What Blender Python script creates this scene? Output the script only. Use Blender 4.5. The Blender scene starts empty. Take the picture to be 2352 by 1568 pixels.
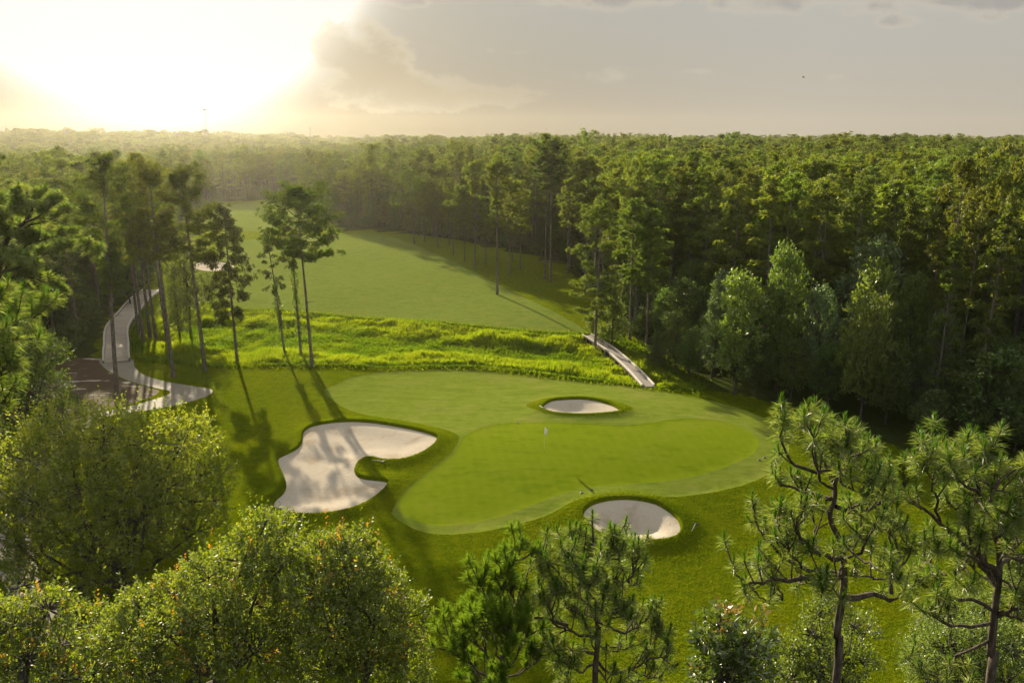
# Golf green seen from just above the pines, low sun ahead on the left.
import bpy, math, random
import numpy as np
from mathutils import Vector, Matrix
from mathutils.geometry import delaunay_2d_cdt

sc = bpy.context.scene
COL = sc.collection
RNG = np.random.default_rng(7)
R = math.radians

# ------------------------------------------------------------------ camera
CAM_H = 30.0
PITCH, ROLL = R(14.2), R(0.23)
FL = 1829.33                       # focal length measured on a 2352 x 1568 copy of the photograph
C0 = np.array([0.0, 0.0, CAM_H])
FW = np.array([0.0, math.cos(PITCH), -math.sin(PITCH)])
UP0 = np.array([0.0, math.sin(PITCH), math.cos(PITCH)])
RT0 = np.array([1.0, 0.0, 0.0])
RT = math.cos(ROLL) * RT0 + math.sin(ROLL) * UP0
UP = math.cos(ROLL) * UP0 - math.sin(ROLL) * RT0

cam_d = bpy.data.cameras.new('camera')
cam_d.sensor_width = 36.0
cam_d.lens = 28.0
cam_d.clip_start = 0.1
cam_d.clip_end = 40000
cam = bpy.data.objects.new('camera', cam_d)
COL.objects.link(cam)
M3 = Matrix((RT, UP, -FW)).transposed()
cam.matrix_world = Matrix.Translation(Vector(C0)) @ M3.to_4x4()
sc.camera = cam

SUN_AZ, SUN_EL = R(-22.8), R(14.2)   # azimuth clockwise from +Y
SUN_DIR = np.array([math.sin(SUN_AZ) * math.cos(SUN_EL), math.cos(SUN_AZ) * math.cos(SUN_EL), math.sin(SUN_EL)])


def ray(x, y):
    d = FW + RT * (x - 1176.0) / FL + UP * (784.0 - y) / FL
    return d / np.linalg.norm(d)


def sstep(a, b, x):
    t = np.clip((x - a) / (b - a), 0, 1)
    return t * t * (3 - 2 * t)


def hbase(x, y):
    x = np.asarray(x, float); y = np.asarray(y, float)
    r = np.hypot(x, y)
    az = np.degrees(np.arctan2(x, np.maximum(y, 1e-3)))
    h = 1.35 * np.exp(-((x - 8) / 27) ** 2 - ((y - 74) / np.where(y < 74, 16, 21)) ** 2)
    und = 0.22 * np.sin(x * .11 + .6) * np.sin(y * .09 + 1.1) + 0.16 * np.sin(x * .21 + y * .13)
    h = h + und * sstep(30, 60, r) * (1 - sstep(300, 600, r))
    h = h + 0.6 * np.sin(x * .035 + 1) * np.sin(y * .028) * sstep(130, 200, y)
    h = h + 4.5 * sstep(200, 420, y) * sstep(-14, 2, az)
    h = h - 3.0 * sstep(260, 420, r) * (1 - sstep(-24, -10, az)) * (1 - sstep(700, 1200, r))
    h = h + 13.0 * sstep(700, 1350, r) * (1 - sstep(-26, -3, az))
    h = h + 3.0 * sstep(800, 1400, r)
    return h


def G(x, y):
    """Where the ray through (x, y) meets the base ground."""
    d = ray(x, y)
    z = 0.0
    for _ in range(30):
        t = (z - CAM_H) / d[2]
        p = C0 + d * t
        z = float(hbase(p[0], p[1]))
    return p


def D(x, y, dist):
    """Point on the ray through (x, y) at the given depth along +Y."""
    d = ray(x, y)
    return C0 + d * (dist / d[1])


def top_z(x, y, hd):
    d = ray(x, y)
    return CAM_H + d[2] / math.hypot(d[0], d[1]) * hd


# ------------------------------------------------------------------ tagging
def tag(o, label=None, cat=None, group=None, kind=None):
    if label: o['label'] = label
    if cat: o['category'] = cat
    if group: o['group'] = group
    if kind: o['kind'] = kind
    return o


def empty(name, loc, rz=0.0, sc_=None):
    o = bpy.data.objects.new(name, None)
    COL.objects.link(o)
    o.location = loc
    o.rotation_euler = (0, 0, rz)
    if sc_ is not None: o.scale = sc_
    o.empty_display_size = .2
    return o


# ------------------------------------------------------------------ mesh builder
class MB:
    def __init__(self):
        self.v = []; self.f = []; self.n = 0

    def add(self, v, f, mi=0, var=0.5):
        v = np.asarray(v, np.float32).reshape(-1, 3)
        f = np.asarray(f, np.int64)
        if len(f) == 0: return
        var = np.broadcast_to(np.asarray(var, np.float32), (len(f),))
        mi = np.broadcast_to(np.asarray(mi, np.int32), (len(f),))
        self.v.append(v)
        self.f.append((f + self.n, mi, var))
        self.n += len(v)

    def mesh(self, name, mats, flat=False):
        me = bpy.data.meshes.new(name)
        for m in mats: me.materials.append(m)
        if not self.v: return me
        V = np.concatenate(self.v)
        me.vertices.add(len(V))
        me.vertices.foreach_set('co', V.ravel())
        li = np.concatenate([f.ravel() for f, _, _ in self.f])
        tot = np.concatenate([np.full(len(f), f.shape[1], np.int32) for f, _, _ in self.f])
        st = np.concatenate([[0], np.cumsum(tot)[:-1]]).astype(np.int32)
        me.loops.add(len(li))
        me.loops.foreach_set('vertex_index', li.astype(np.int32))
        me.polygons.add(len(tot))
        me.polygons.foreach_set('loop_start', st)
        me.polygons.foreach_set('material_index', np.concatenate([m for _, m, _ in self.f]))
        a = me.attributes.new('var', 'FLOAT', 'FACE')
        a.data.foreach_set('value', np.concatenate([x for _, _, x in self.f]).astype(np.float32))
        if flat:
            s = me.attributes.new('sharp_face', 'BOOLEAN', 'FACE')
            s.data.foreach_set('value', np.ones(len(tot), bool))
        me.update(calc_edges=True)
        return me

    def build(self, name, mats, parent=None, flat=False, loc=None):
        if not isinstance(mats, (list, tuple)): mats = [mats]
        o = bpy.data.objects.new(name, self.mesh(name, mats, flat))
        COL.objects.link(o)
        if parent is not None: o.parent = parent
        if loc is not None: o.location = loc
        return o

    def box(self, c, s, rz=0.0, mi=0, var=.5, taper=1.0, tilt=None):
        x, y, z = np.array(s) / 2
        v = np.array([[-x, -y, -z], [x, -y, -z], [x, y, -z], [-x, y, -z],
                      [-x * taper, -y * taper, z], [x * taper, -y * taper, z], [x * taper, y * taper, z], [-x * taper, y * taper, z]])
        if tilt is not None: v = v @ np.array(tilt).T
        ca, sa = math.cos(rz), math.sin(rz)
        v = v @ np.array([[ca, sa, 0], [-sa, ca, 0], [0, 0, 1]])
        self.add(v + np.array(c), [[0, 3, 2, 1], [4, 5, 6, 7], [0, 1, 5, 4], [1, 2, 6, 5], [2, 3, 7, 6], [3, 0, 4, 7]], mi, var)

    def tube(self, P, r, sides=6, mi=0, var=.5, cap=True):
        P = np.asarray(P, float); n = len(P)
        r = np.broadcast_to(np.asarray(r, float), (n,))
        T = np.gradient(P, axis=0)
        T /= np.linalg.norm(T, axis=1, keepdims=True) + 1e-9
        ref = np.array([0.31, 0.95, 0.05]) if abs(T[:, 2]).mean() > .6 else np.array([0.05, 0.03, 1.0])
        A = np.cross(T, ref); A /= np.linalg.norm(A, axis=1, keepdims=True) + 1e-9
        B = np.cross(T, A)
        th = np.arange(sides) * 2 * math.pi / sides
        v = P[:, None] + r[:, None, None] * (np.cos(th)[None, :, None] * A[:, None] + np.sin(th)[None, :, None] * B[:, None])
        i = np.arange(n - 1)[:, None] * sides; j = np.arange(sides)[None]
        k = (np.arange(sides) + 1) % sides
        f = np.stack([i + j, i + k[None], i + sides + k[None], i + sides + j], -1).reshape(-1, 4)
        self.add(v.reshape(-1, 3), f, mi, var)
        if cap:
            self.add(v[-1], [list(range(sides))], mi, var)


def smooth_path(P, n):
    """Catmull-Rom through P, resampled to n points."""
    P = np.asarray(P, float)
    if len(P) == 2:
        t = np.linspace(0, 1, n)[:, None]
        return P[0] * (1 - t) + P[1] * t
    Q = np.vstack([2 * P[0] - P[1], P, 2 * P[-1] - P[-2]])
    out = []
    u = np.linspace(0, len(P) - 1, n)
    for t in u:
        k = min(int(t), len(P) - 2); s = t - k
        p0, p1, p2, p3 = Q[k:k + 4]
        out.append(.5 * (2 * p1 + (p2 - p0) * s + (2 * p0 - 5 * p1 + 4 * p2 - p3) * s * s + (3 * p1 - p0 - 3 * p2 + p3) * s ** 3))
    return np.array(out)


def smooth_loop(P, step):
    P = np.asarray(P, float)
    n = len(P); out = []
    for k in range(n):
        p0, p1, p2, p3 = P[k - 1], P[k], P[(k + 1) % n], P[(k + 2) % n]
        m = max(1, int(round(np.linalg.norm(p2 - p1) / step)))
        for s in np.arange(m) / m:
            out.append(.5 * (2 * p1 + (p2 - p0) * s + (2 * p0 - 5 * p1 + 4 * p2 - p3) * s * s + (3 * p1 - p0 - 3 * p2 + p3) * s ** 3))
    return np.array(out)


def inpoly(X, Y, P):
    X = np.asarray(X, float); Y = np.asarray(Y, float)
    res = np.zeros(X.shape, bool)
    x0, y0 = P[:, 0], P[:, 1]
    x1, y1 = np.roll(x0, -1), np.roll(y0, -1)
    for a, b, c, d in zip(x0, y0, x1, y1):
        if b == d: continue
        m = (b > Y) != (d > Y)
        res ^= m & (X < (c - a) * (Y - b) / (d - b) + a)
    return res


def pdist(X, Y, P, closed=True):
    X = np.asarray(X, float); Y = np.asarray(Y, float)
    best = np.full(X.shape, 1e18)
    Q = np.roll(P, -1, axis=0) if closed else P[1:]
    for (a, b), (c, d) in zip(P if closed else P[:-1], Q):
        dx, dy = c - a, d - b
        L = dx * dx + dy * dy + 1e-12
        t = np.clip(((X - a) * dx + (Y - b) * dy) / L, 0, 1)
        best = np.minimum(best, (X - a - t * dx) ** 2 + (Y - b - t * dy) ** 2)
    return np.sqrt(best)


def unit(a):
    return a / (np.linalg.norm(a, axis=-1, keepdims=True) + 1e-9)


# ------------------------------------------------------------------ materials
def new_mat(name):
    m = bpy.data.materials.new(name)
    m.use_nodes = True
    nt = m.node_tree
    nt.nodes.clear()
    out = nt.nodes.new('ShaderNodeOutputMaterial')
    return m, nt, out


class NT:
    """small wrapper to write node graphs as expressions"""
    def __init__(self, nt): self.nt = nt

    def n(self, t, **kw):
        nd = self.nt.nodes.new(t)
        for k, v in kw.items(): setattr(nd, k, v)
        return nd

    def put(self, sock, val):
        if hasattr(val, 'is_linked') or hasattr(val, 'links'):
            self.nt.links.new(val, sock)
        else:
            if isinstance(val, (tuple, list)) and len(val) == 3 and sock.type == 'RGBA': val = (*val, 1)
            sock.default_value = val

    def m(self, op, a, b=0.0, c=None, clamp=False):
        nd = self.n('ShaderNodeMath', operation=op)
        nd.use_clamp = clamp
        self.put(nd.inputs[0], a); self.put(nd.inputs[1], b)
        if c is not None: self.put(nd.inputs[2], c)
        return nd.outputs[0]

    def step(self, a, b, x):
        nd = self.n('ShaderNodeMapRange', interpolation_type='SMOOTHSTEP')
        self.put(nd.inputs['Value'], x)
        self.put(nd.inputs['From Min'], a); self.put(nd.inputs['From Max'], b)
        return nd.outputs[0]

    def mix(self, f, a, b, mode='MIX'):
        nd = self.n('ShaderNodeMix', data_type='RGBA', blend_type=mode)
        nd.clamp_factor = True
        self.put(nd.inputs['Factor'], f); self.put(nd.inputs['A'], a); self.put(nd.inputs['B'], b)
        return nd.outputs['Result']

    def noise(self, vec, scale, detail=3, rough=.55, dist=0.0):
        nd = self.n('ShaderNodeTexNoise')
        if vec is not None: self.put(nd.inputs['Vector'], vec)
        self.put(nd.inputs['Scale'], scale); self.put(nd.inputs['Detail'], detail)
        self.put(nd.inputs['Roughness'], rough); self.put(nd.inputs['Distortion'], dist)
        return nd.outputs['Fac']

    def pos(self, sx=1, sy=1, sz=1, rz=0.0):
        g = self.n('ShaderNodeNewGeometry')
        mp = self.n('ShaderNodeMapping')
        mp.inputs['Scale'].default_value = (sx, sy, sz)
        mp.inputs['Rotation'].default_value = (0, 0, rz)
        self.nt.links.new(g.outputs['Position'], mp.inputs['Vector'])
        return mp.outputs['Vector']

    def bump(self, h, dist, strength=1.0, normal=None):
        nd = self.n('ShaderNodeBump')
        nd.inputs['Strength'].default_value = strength
        nd.inputs['Distance'].default_value = dist
        self.put(nd.inputs['Height'], h)
        if normal is not None: self.put(nd.inputs['Normal'], normal)
        return nd.outputs['Normal']


def leaf_mat(name, c1, c2, trans=.42, gloss=.05, rough=.4, tint=(1.25, 1.2, .55), hue=.03, val=.35):
    m, nt, out = new_mat(name); g = NT(nt)
    at = g.n('ShaderNodeAttribute', attribute_name='var')
    oi = g.n('ShaderNodeObjectInfo')
    col = g.mix(at.outputs['Fac'], c1, c2)
    hs = g.n('ShaderNodeHueSaturation')
    g.put(hs.inputs['Hue'], g.m('MULTIPLY_ADD', oi.outputs['Random'], hue, .5 - hue / 2))
    r2 = g.m('FRACT', g.m('MULTIPLY', oi.outputs['Random'], 17.31))
    g.put(hs.inputs['Value'], g.m('MULTIPLY_ADD', r2, val, 1 - val / 2))
    g.put(hs.inputs['Color'], col)
    col = hs.outputs['Color']
    d = g.n('ShaderNodeBsdfDiffuse'); g.put(d.inputs['Color'], col)
    t = g.n('ShaderNodeBsdfTranslucent'); g.put(t.inputs['Color'], g.mix(1.0, col, tint, 'MULTIPLY'))
    mx = g.n('ShaderNodeMixShader'); mx.inputs[0].default_value = trans
    nt.links.new(d.outputs[0], mx.inputs[1]); nt.links.new(t.outputs[0], mx.inputs[2])
    gl = g.n('ShaderNodeBsdfGlossy'); gl.inputs['Roughness'].default_value = rough
    gl.inputs['Color'].default_value = (.9, .9, .9, 1)
    m2 = g.n('ShaderNodeMixShader'); m2.inputs[0].default_value = gloss
    nt.links.new(mx.outputs[0], m2.inputs[1]); nt.links.new(gl.outputs[0], m2.inputs[2])
    nt.links.new(m2.outputs[0], out.inputs['Surface'])
    return m


def surf_mat(name, build, rough=.8, spec=.2):
    """build(g) -> (color, normal or None)"""
    m, nt, out = new_mat(name); g = NT(nt)
    p = g.n('ShaderNodeBsdfPrincipled')
    p.inputs['Roughness'].default_value = rough
    p.inputs['Specular IOR Level'].default_value = spec
    col, nor = build(g)
    g.put(p.inputs['Base Color'], col)
    if nor is not None: g.put(p.inputs['Normal'], nor)
    nt.links.new(p.outputs[0], out.inputs['Surface'])
    return m


def bark(name, a, b, sc_=1.0):
    def f(g):
        tc = g.n('ShaderNodeTexCoord').outputs['Object']
        mp = g.n('ShaderNodeMapping'); mp.inputs['Scale'].default_value = (6 * sc_, 6 * sc_, 1.6 * sc_)
        g.put(mp.inputs['Vector'], tc)
        n = g.noise(mp.outputs[0], 1.0, 4, .65)
        n2 = g.noise(tc, .35, 2)
        c = g.mix(g.step(.35, .68, n), a, b)
        c = g.mix(g.m('MULTIPLY', n2, .5), c, (a[0] * .9, a[1] * 1.0, a[2] * .95))
        return c, g.bump(n, .05, .7)
    return surf_mat(name, f, .9, .1)


M = {}
M['pine_bark'] = bark('pine_bark', (.085, .072, .062), (.25, .21, .18))
M['near_bark'] = bark('near_pine_bark', (.045, .036, .030), (.145, .115, .092), 2.0)
M['oak_bark'] = bark('oak_bark', (.05, .043, .036), (.13, .115, .10))
M['pale_bark'] = bark('pale_bark', (.13, .12, .105), (.30, .28, .25))
G1 = (1.3, 1.25, .5)
M['needles'] = leaf_mat('needles', (.074, .118, .014), (.165, .205, .028), .52, .03, .5, G1, val=.7, hue=.045)
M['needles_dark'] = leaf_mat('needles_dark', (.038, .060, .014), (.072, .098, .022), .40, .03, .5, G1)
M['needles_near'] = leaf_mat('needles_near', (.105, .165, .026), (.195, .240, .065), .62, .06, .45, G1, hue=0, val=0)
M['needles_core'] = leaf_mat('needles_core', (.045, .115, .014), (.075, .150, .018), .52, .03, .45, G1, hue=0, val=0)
M['needles_fresh'] = leaf_mat('needles_fresh', (.085, .165, .014), (.145, .215, .024), .58, .03, .45, G1, hue=0, val=0)
M['leaf_mid'] = leaf_mat('leaf_mid', (.060, .105, .018), (.115, .165, .028), .46, .04, .5, G1, hue=.05, val=.5)
M['leaf_light'] = leaf_mat('leaf_light', (.110, .165, .024), (.180, .235, .038), .50, .05, .5, G1, hue=.03, val=.2)
M['leaf_grey'] = leaf_mat('leaf_grey', (.085, .145, .055), (.145, .200, .085), .40, .05, .45, hue=.03, val=.2)
M['leaf_pale'] = leaf_mat('leaf_pale', (.20, .23, .14), (.32, .33, .22), .40, .05, .4, hue=0, val=0)
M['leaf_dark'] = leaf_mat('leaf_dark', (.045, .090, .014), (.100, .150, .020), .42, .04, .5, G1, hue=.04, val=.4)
M['leaf_oak'] = leaf_mat('leaf_oak', (.115, .165, .014), (.215, .245, .022), .62, .04, .5, G1, hue=0, val=0)
M['leaf_oak_tip'] = leaf_mat('leaf_oak_tip', (.19, .23, .02), (.28, .29, .03), .55, .04, .45, G1, hue=0, val=0)
M['leaf_gloss'] = leaf_mat('leaf_gloss', (.095, .155, .012), (.210, .240, .020), .60, .055, .5, G1, hue=0, val=0)
M['leaf_orange'] = leaf_mat('leaf_orange', (.42, .20, .015), (.48, .32, .025), .50, .04, .4, (1.2, 1, .6), hue=0, val=0)
M['leaf_magnolia'] = leaf_mat('leaf_magnolia', (.060, .110, .012), (.120, .165, .018), .42, .08, .42, G1, hue=0, val=0)
M['leaf_brown'] = leaf_mat('leaf_brown', (.26, .155, .03), (.36, .24, .05), .35, .06, .4, (1.1, 1, .7), hue=0, val=0)
M['vine'] = leaf_mat('vine', (.070, .125, .016), (.12, .17, .022), .48, .03, .4, G1, hue=0, val=0)
M['swamp'] = leaf_mat('swamp', (.085, .160, .006), (.220, .275, .010), .60, .02, .5, (1.25, 1.2, .4), hue=0, val=0)
M['blade'] = leaf_mat('blade', (.076, .122, .003), (.150, .188, .005), .52, .01, .5, G1, hue=0, val=0)
CLOUD_EDGE = (1.75, 1.56, 1.2)
HAZE_D, HAZE_G = .000048, .70
SUN_E, SKY_S, EXPO = 4.4, .080, 1.74
SKY_MIX, SKY_GREY, SKY_LOW, SKY_LOW_L = .988, (1.72, 1.80, 1.78), (1.90, 1.63, 1.22), (.8, .58, .25)
GLOW1, GLOW2, GLOWE = 30.0, .36, 3.4
ZENITH_FILL = 1.3
CLOUD_RIM, CLOUD_BODY = (2.3, 2.05, 1.55), (1.68, 1.45, 1.04)
CLOUD2_RIM, CLOUD2_BODY = (2.2, 2.0, 1.65), (1.35, 1.3, 1.22)
DENOISE = True
SKY_CAP = (3.3, 3.25, 3.15)
# ------------------------------------------------------------------ outlines on the ground
zA = lambda p: (551.25 + p[0] * .33594, 872.8 + p[1] * .33594)
zB = lambda p: (1102.5 + p[0] * .35163, 735.0 + p[1] * .35163)
zC = lambda p: (p[0] * .33594, 643.1 + p[1] * .33594)
zE = lambda p: (1699.7 + p[0] * .4261, 900.4 + p[1] * .4261)


def gpoly(pts, f=None, step=.5):
    P = np.array([G(*(f(p) if f else p))[:2] for p in pts])
    return smooth_loop(P, step) if step else P


BUNKER_BIG = gpoly([(440, 350), (480, 325), (560, 305), (660, 292), (760, 287), (870, 292), (980, 305), (1100, 325), (1220, 350), (1310, 375), (1352, 397), (1345, 425), (1310, 465), (1240, 510), (1150, 545), (1060, 558), (970, 555), (910, 540), (855, 545), (810, 570), (790, 610), (800, 650), (830, 672), (880, 683), (950, 690), (1015, 703), (1000, 740), (950, 790), (880, 840), (780, 885), (660, 915), (520, 930), (400, 928), (300, 912), (235, 890), (220, 860), (240, 825), (285, 785), (305, 745), (305, 700), (285, 645), (260, 590), (252, 550), (275, 530), (330, 505), (385, 475), (415, 435), (420, 400), (425, 370)], zA, .45)
BUNKER_BACK = gpoly([(405, 575), (430, 550), (480, 530), (560, 523), (650, 520), (750, 530), (830, 550), (890, 575), (920, 600), (880, 612), (800, 620), (700, 626), (600, 625), (500, 617), (430, 600)], zB, .45)
BUNKER_FRONT = gpoly([(668, 1275), (690, 1235), (740, 1205), (820, 1183), (930, 1173), (1040, 1180), (1150, 1205), (1230, 1250), (1290, 1300), (1317, 1350), (1310, 1395), (1270, 1430), (1180, 1450), (1060, 1455), (950, 1450), (850, 1430), (760, 1390), (700, 1330)], zB, .4)
BUNKER_FAR = gpoly([(440, 612), (466, 601), (490, 600), (522, 605), (540, 613), (525, 622), (490, 626), (455, 622)], None, 1.0)
RING_BACK = gpoly([(300, 560), (340, 535), (430, 512), (560, 502), (700, 503), (830, 520), (940, 550), (1000, 580), (980, 602), (900, 622), (800, 632), (680, 636), (540, 633), (430, 618), (350, 592)], zB, .6)
GREEN = gpoly([zA(p) for p in [(1075, 850), (1085, 815), (1110, 775), (1180, 710), (1270, 640), (1370, 565), (1440, 515), (1480, 470), (1510, 410), (1560, 365), (1640, 325), (1750, 300), (1900, 286), (2050, 287)]] +
              [zB(p) for p in [(300, 663), (500, 669), (700, 676), (880, 683), (1020, 680), (1130, 667), (1230, 648), (1330, 640), (1450, 643), (1560, 655), (1680, 685), (1770, 730), (1812, 780), (1815, 820), (1780, 870), (1700, 915), (1600, 955), (1450, 1005), (1300, 1035), (1150, 1055), (950, 1070), (800, 1082), (700, 1092), (600, 1112), (480, 1150), (350, 1200), (200, 1260)]] +
              [zA(p) for p in [(1620, 968), (1480, 985), (1350, 988), (1240, 970), (1150, 935), (1090, 890)]], None, .6)
FAIRWAY = gpoly([zA(p) for p in [(573, 75), (610, 45), (700, 10)]] +
                [(800, 868), (870, 855), (940, 850), (1010, 848), (1075, 849), (1150, 856), (1300, 872), (1400, 881), (1480, 892), (1560, 906), (1640, 922), (1720, 945), (1780, 975), (1808, 1010), (1808, 1045), (1770, 1085), (1690, 1118), (1560, 1140), (1420, 1145), (1330, 1150), (1250, 1185), (1150, 1212), (1050, 1226), (975, 1222), (925, 1200), (900, 1178)] +
                [zA(p) for p in [(1065, 850), (1100, 780), (1180, 703), (1270, 632), (1365, 558), (1432, 508), (1470, 462), (1495, 405), (1480, 370), (1400, 340), (1300, 315), (1150, 285), (1000, 262), (860, 237), (720, 192), (620, 125)]], None, .6)
PATH = gpoly([zC(p) for p in [(690, 540), (705, 590), (760, 630), (850, 675), (960, 710), (1080, 740), (1150, 755), (1166, 770), (1130, 790), (1000, 830), (850, 870), (680, 902), (600, 928)]] +
             [(150, 975), (60, 1030), (0, 1120), (-20, 1260), (40, 1400), (100, 1530), (190, 1530), (130, 1400), (75, 1260), (90, 1130), (130, 1050), (190, 990)] +
             [zC(p) for p in [(680, 945), (800, 920), (1000, 890), (1200, 855), (1330, 820), (1420, 790), (1455, 757), (1420, 740), (1330, 725), (1200, 705), (1080, 680), (970, 640), (920, 590), (895, 540)]], None, .7)
DIRT = gpoly([zC(p) for p in [(330, 590), (430, 560), (560, 530), (686, 535), (700, 592), (755, 634), (845, 680), (955, 716), (1060, 745), (1090, 760), (1040, 795), (900, 840), (690, 888), (590, 920)]] + [(150, 965), (80, 985), (30, 960), (60, 900)], None, .8)
WETLAND = gpoly([(306, 812), (330, 828), (400, 834), (470, 842), (560, 844), (640, 842), (720, 843), (800, 843), (870, 848), (960, 846), (1060, 846), (1150, 852), (1250, 864), (1350, 876), (1430, 884), (1490, 893), (1560, 896), (1620, 900), (1600, 875), (1540, 845), (1500, 815), (1440, 785), (1390, 770), (1340, 767), (1250, 764), (1180, 759), (1050, 745), (940, 737), (830, 731), (700, 718), (560, 712), (440, 705), (360, 705), (312, 730), (300, 765)], None, 1.0)
FARWAY = gpoly([(1350, 766), (1250, 762), (1180, 757), (1050, 743), (940, 735), (830, 729), (700, 716), (560, 708), (460, 690), (440, 640), (450, 600), (500, 570), (600, 548), (700, 540), (800, 536), (880, 540), (945, 560), (1020, 592), (1090, 625), (1180, 672), (1270, 715)], None, 2.0)
FARWAY2 = gpoly([(505, 522), (590, 532), (680, 528), (705, 505), (688, 478), (640, 467), (525, 464), (505, 490)], None, 3.0)
OPEN = gpoly([(-500, 1500), (-260, 1150), (60, 985), (60, 905), (120, 868), (205, 838), (228, 800), (234, 750), (268, 715), (297, 692), (325, 672), (352, 640), (362, 600), (372, 560), (415, 515), (475, 488), (515, 463), (600, 460), (690, 467), (715, 500), (790, 526), (870, 529), (1000, 545), (1150, 570), (1270, 600), (1330, 640), (1400, 700), (1448, 770), (1530, 845), (1610, 895), (1700, 905), (1850, 950), (2100, 1040), (2352, 1105), (2700, 1200), (2900, 1500)], None, 0)
OPEN = np.vstack([OPEN, [[40, 5], [-40, 5]]])
BUNKERS = [(BUNKER_BIG, .30, 3.6), (BUNKER_BACK, .6, 3.0), (BUNKER_FRONT, 1.15, 4.2), (BUNKER_FAR, .4, 4.0)]


def hgt(x, y):
    x = np.atleast_1d(np.asarray(x, float)); y = np.atleast_1d(np.asarray(y, float))
    h = hbase(x, y)
    sel = np.where((y > 85) & (y < 185) & (np.abs(x) < 80))[0]
    if len(sel):
        X, Y = x[sel], y[sel]
        h[sel] -= np.where(inpoly(X, Y, WETLAND), 1.1 * sstep(0, 4, pdist(X, Y, WETLAND[::2])), 0)
    sel = np.where((y > 38) & (y < 112) & (np.abs(x) < 45))[0]
    if len(sel):
        X, Y = x[sel], y[sel]
        for P, st in ((FAIRWAY, .03), (GREEN, .018)):
            h[sel] -= np.where(inpoly(X, Y, P) & ~((st == .03) & inpoly(X, Y, RING_BACK)), st * sstep(.005, .115, pdist(X, Y, P)), 0)
    for P, dep, wd in BUNKERS:
        c, rad = P.mean(0), np.linalg.norm(P - P.mean(0), axis=1).max() + 7
        sel = np.where(np.hypot(x - c[0], y - c[1]) < rad)[0]
        if not len(sel): continue
        X, Y = x[sel], y[sel]
        d = pdist(X, Y, P)
        ins = inpoly(X, Y, P)
        lip = .32 * np.exp(-(d / 1.5) ** 2)
        h[sel] += np.where(ins, .32 - .26 * sstep(0, .14, d) - (dep + .06) * sstep(.1, wd, d), lip)
    return h


def h1(x, y): return float(hgt([x], [y])[0])


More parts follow.
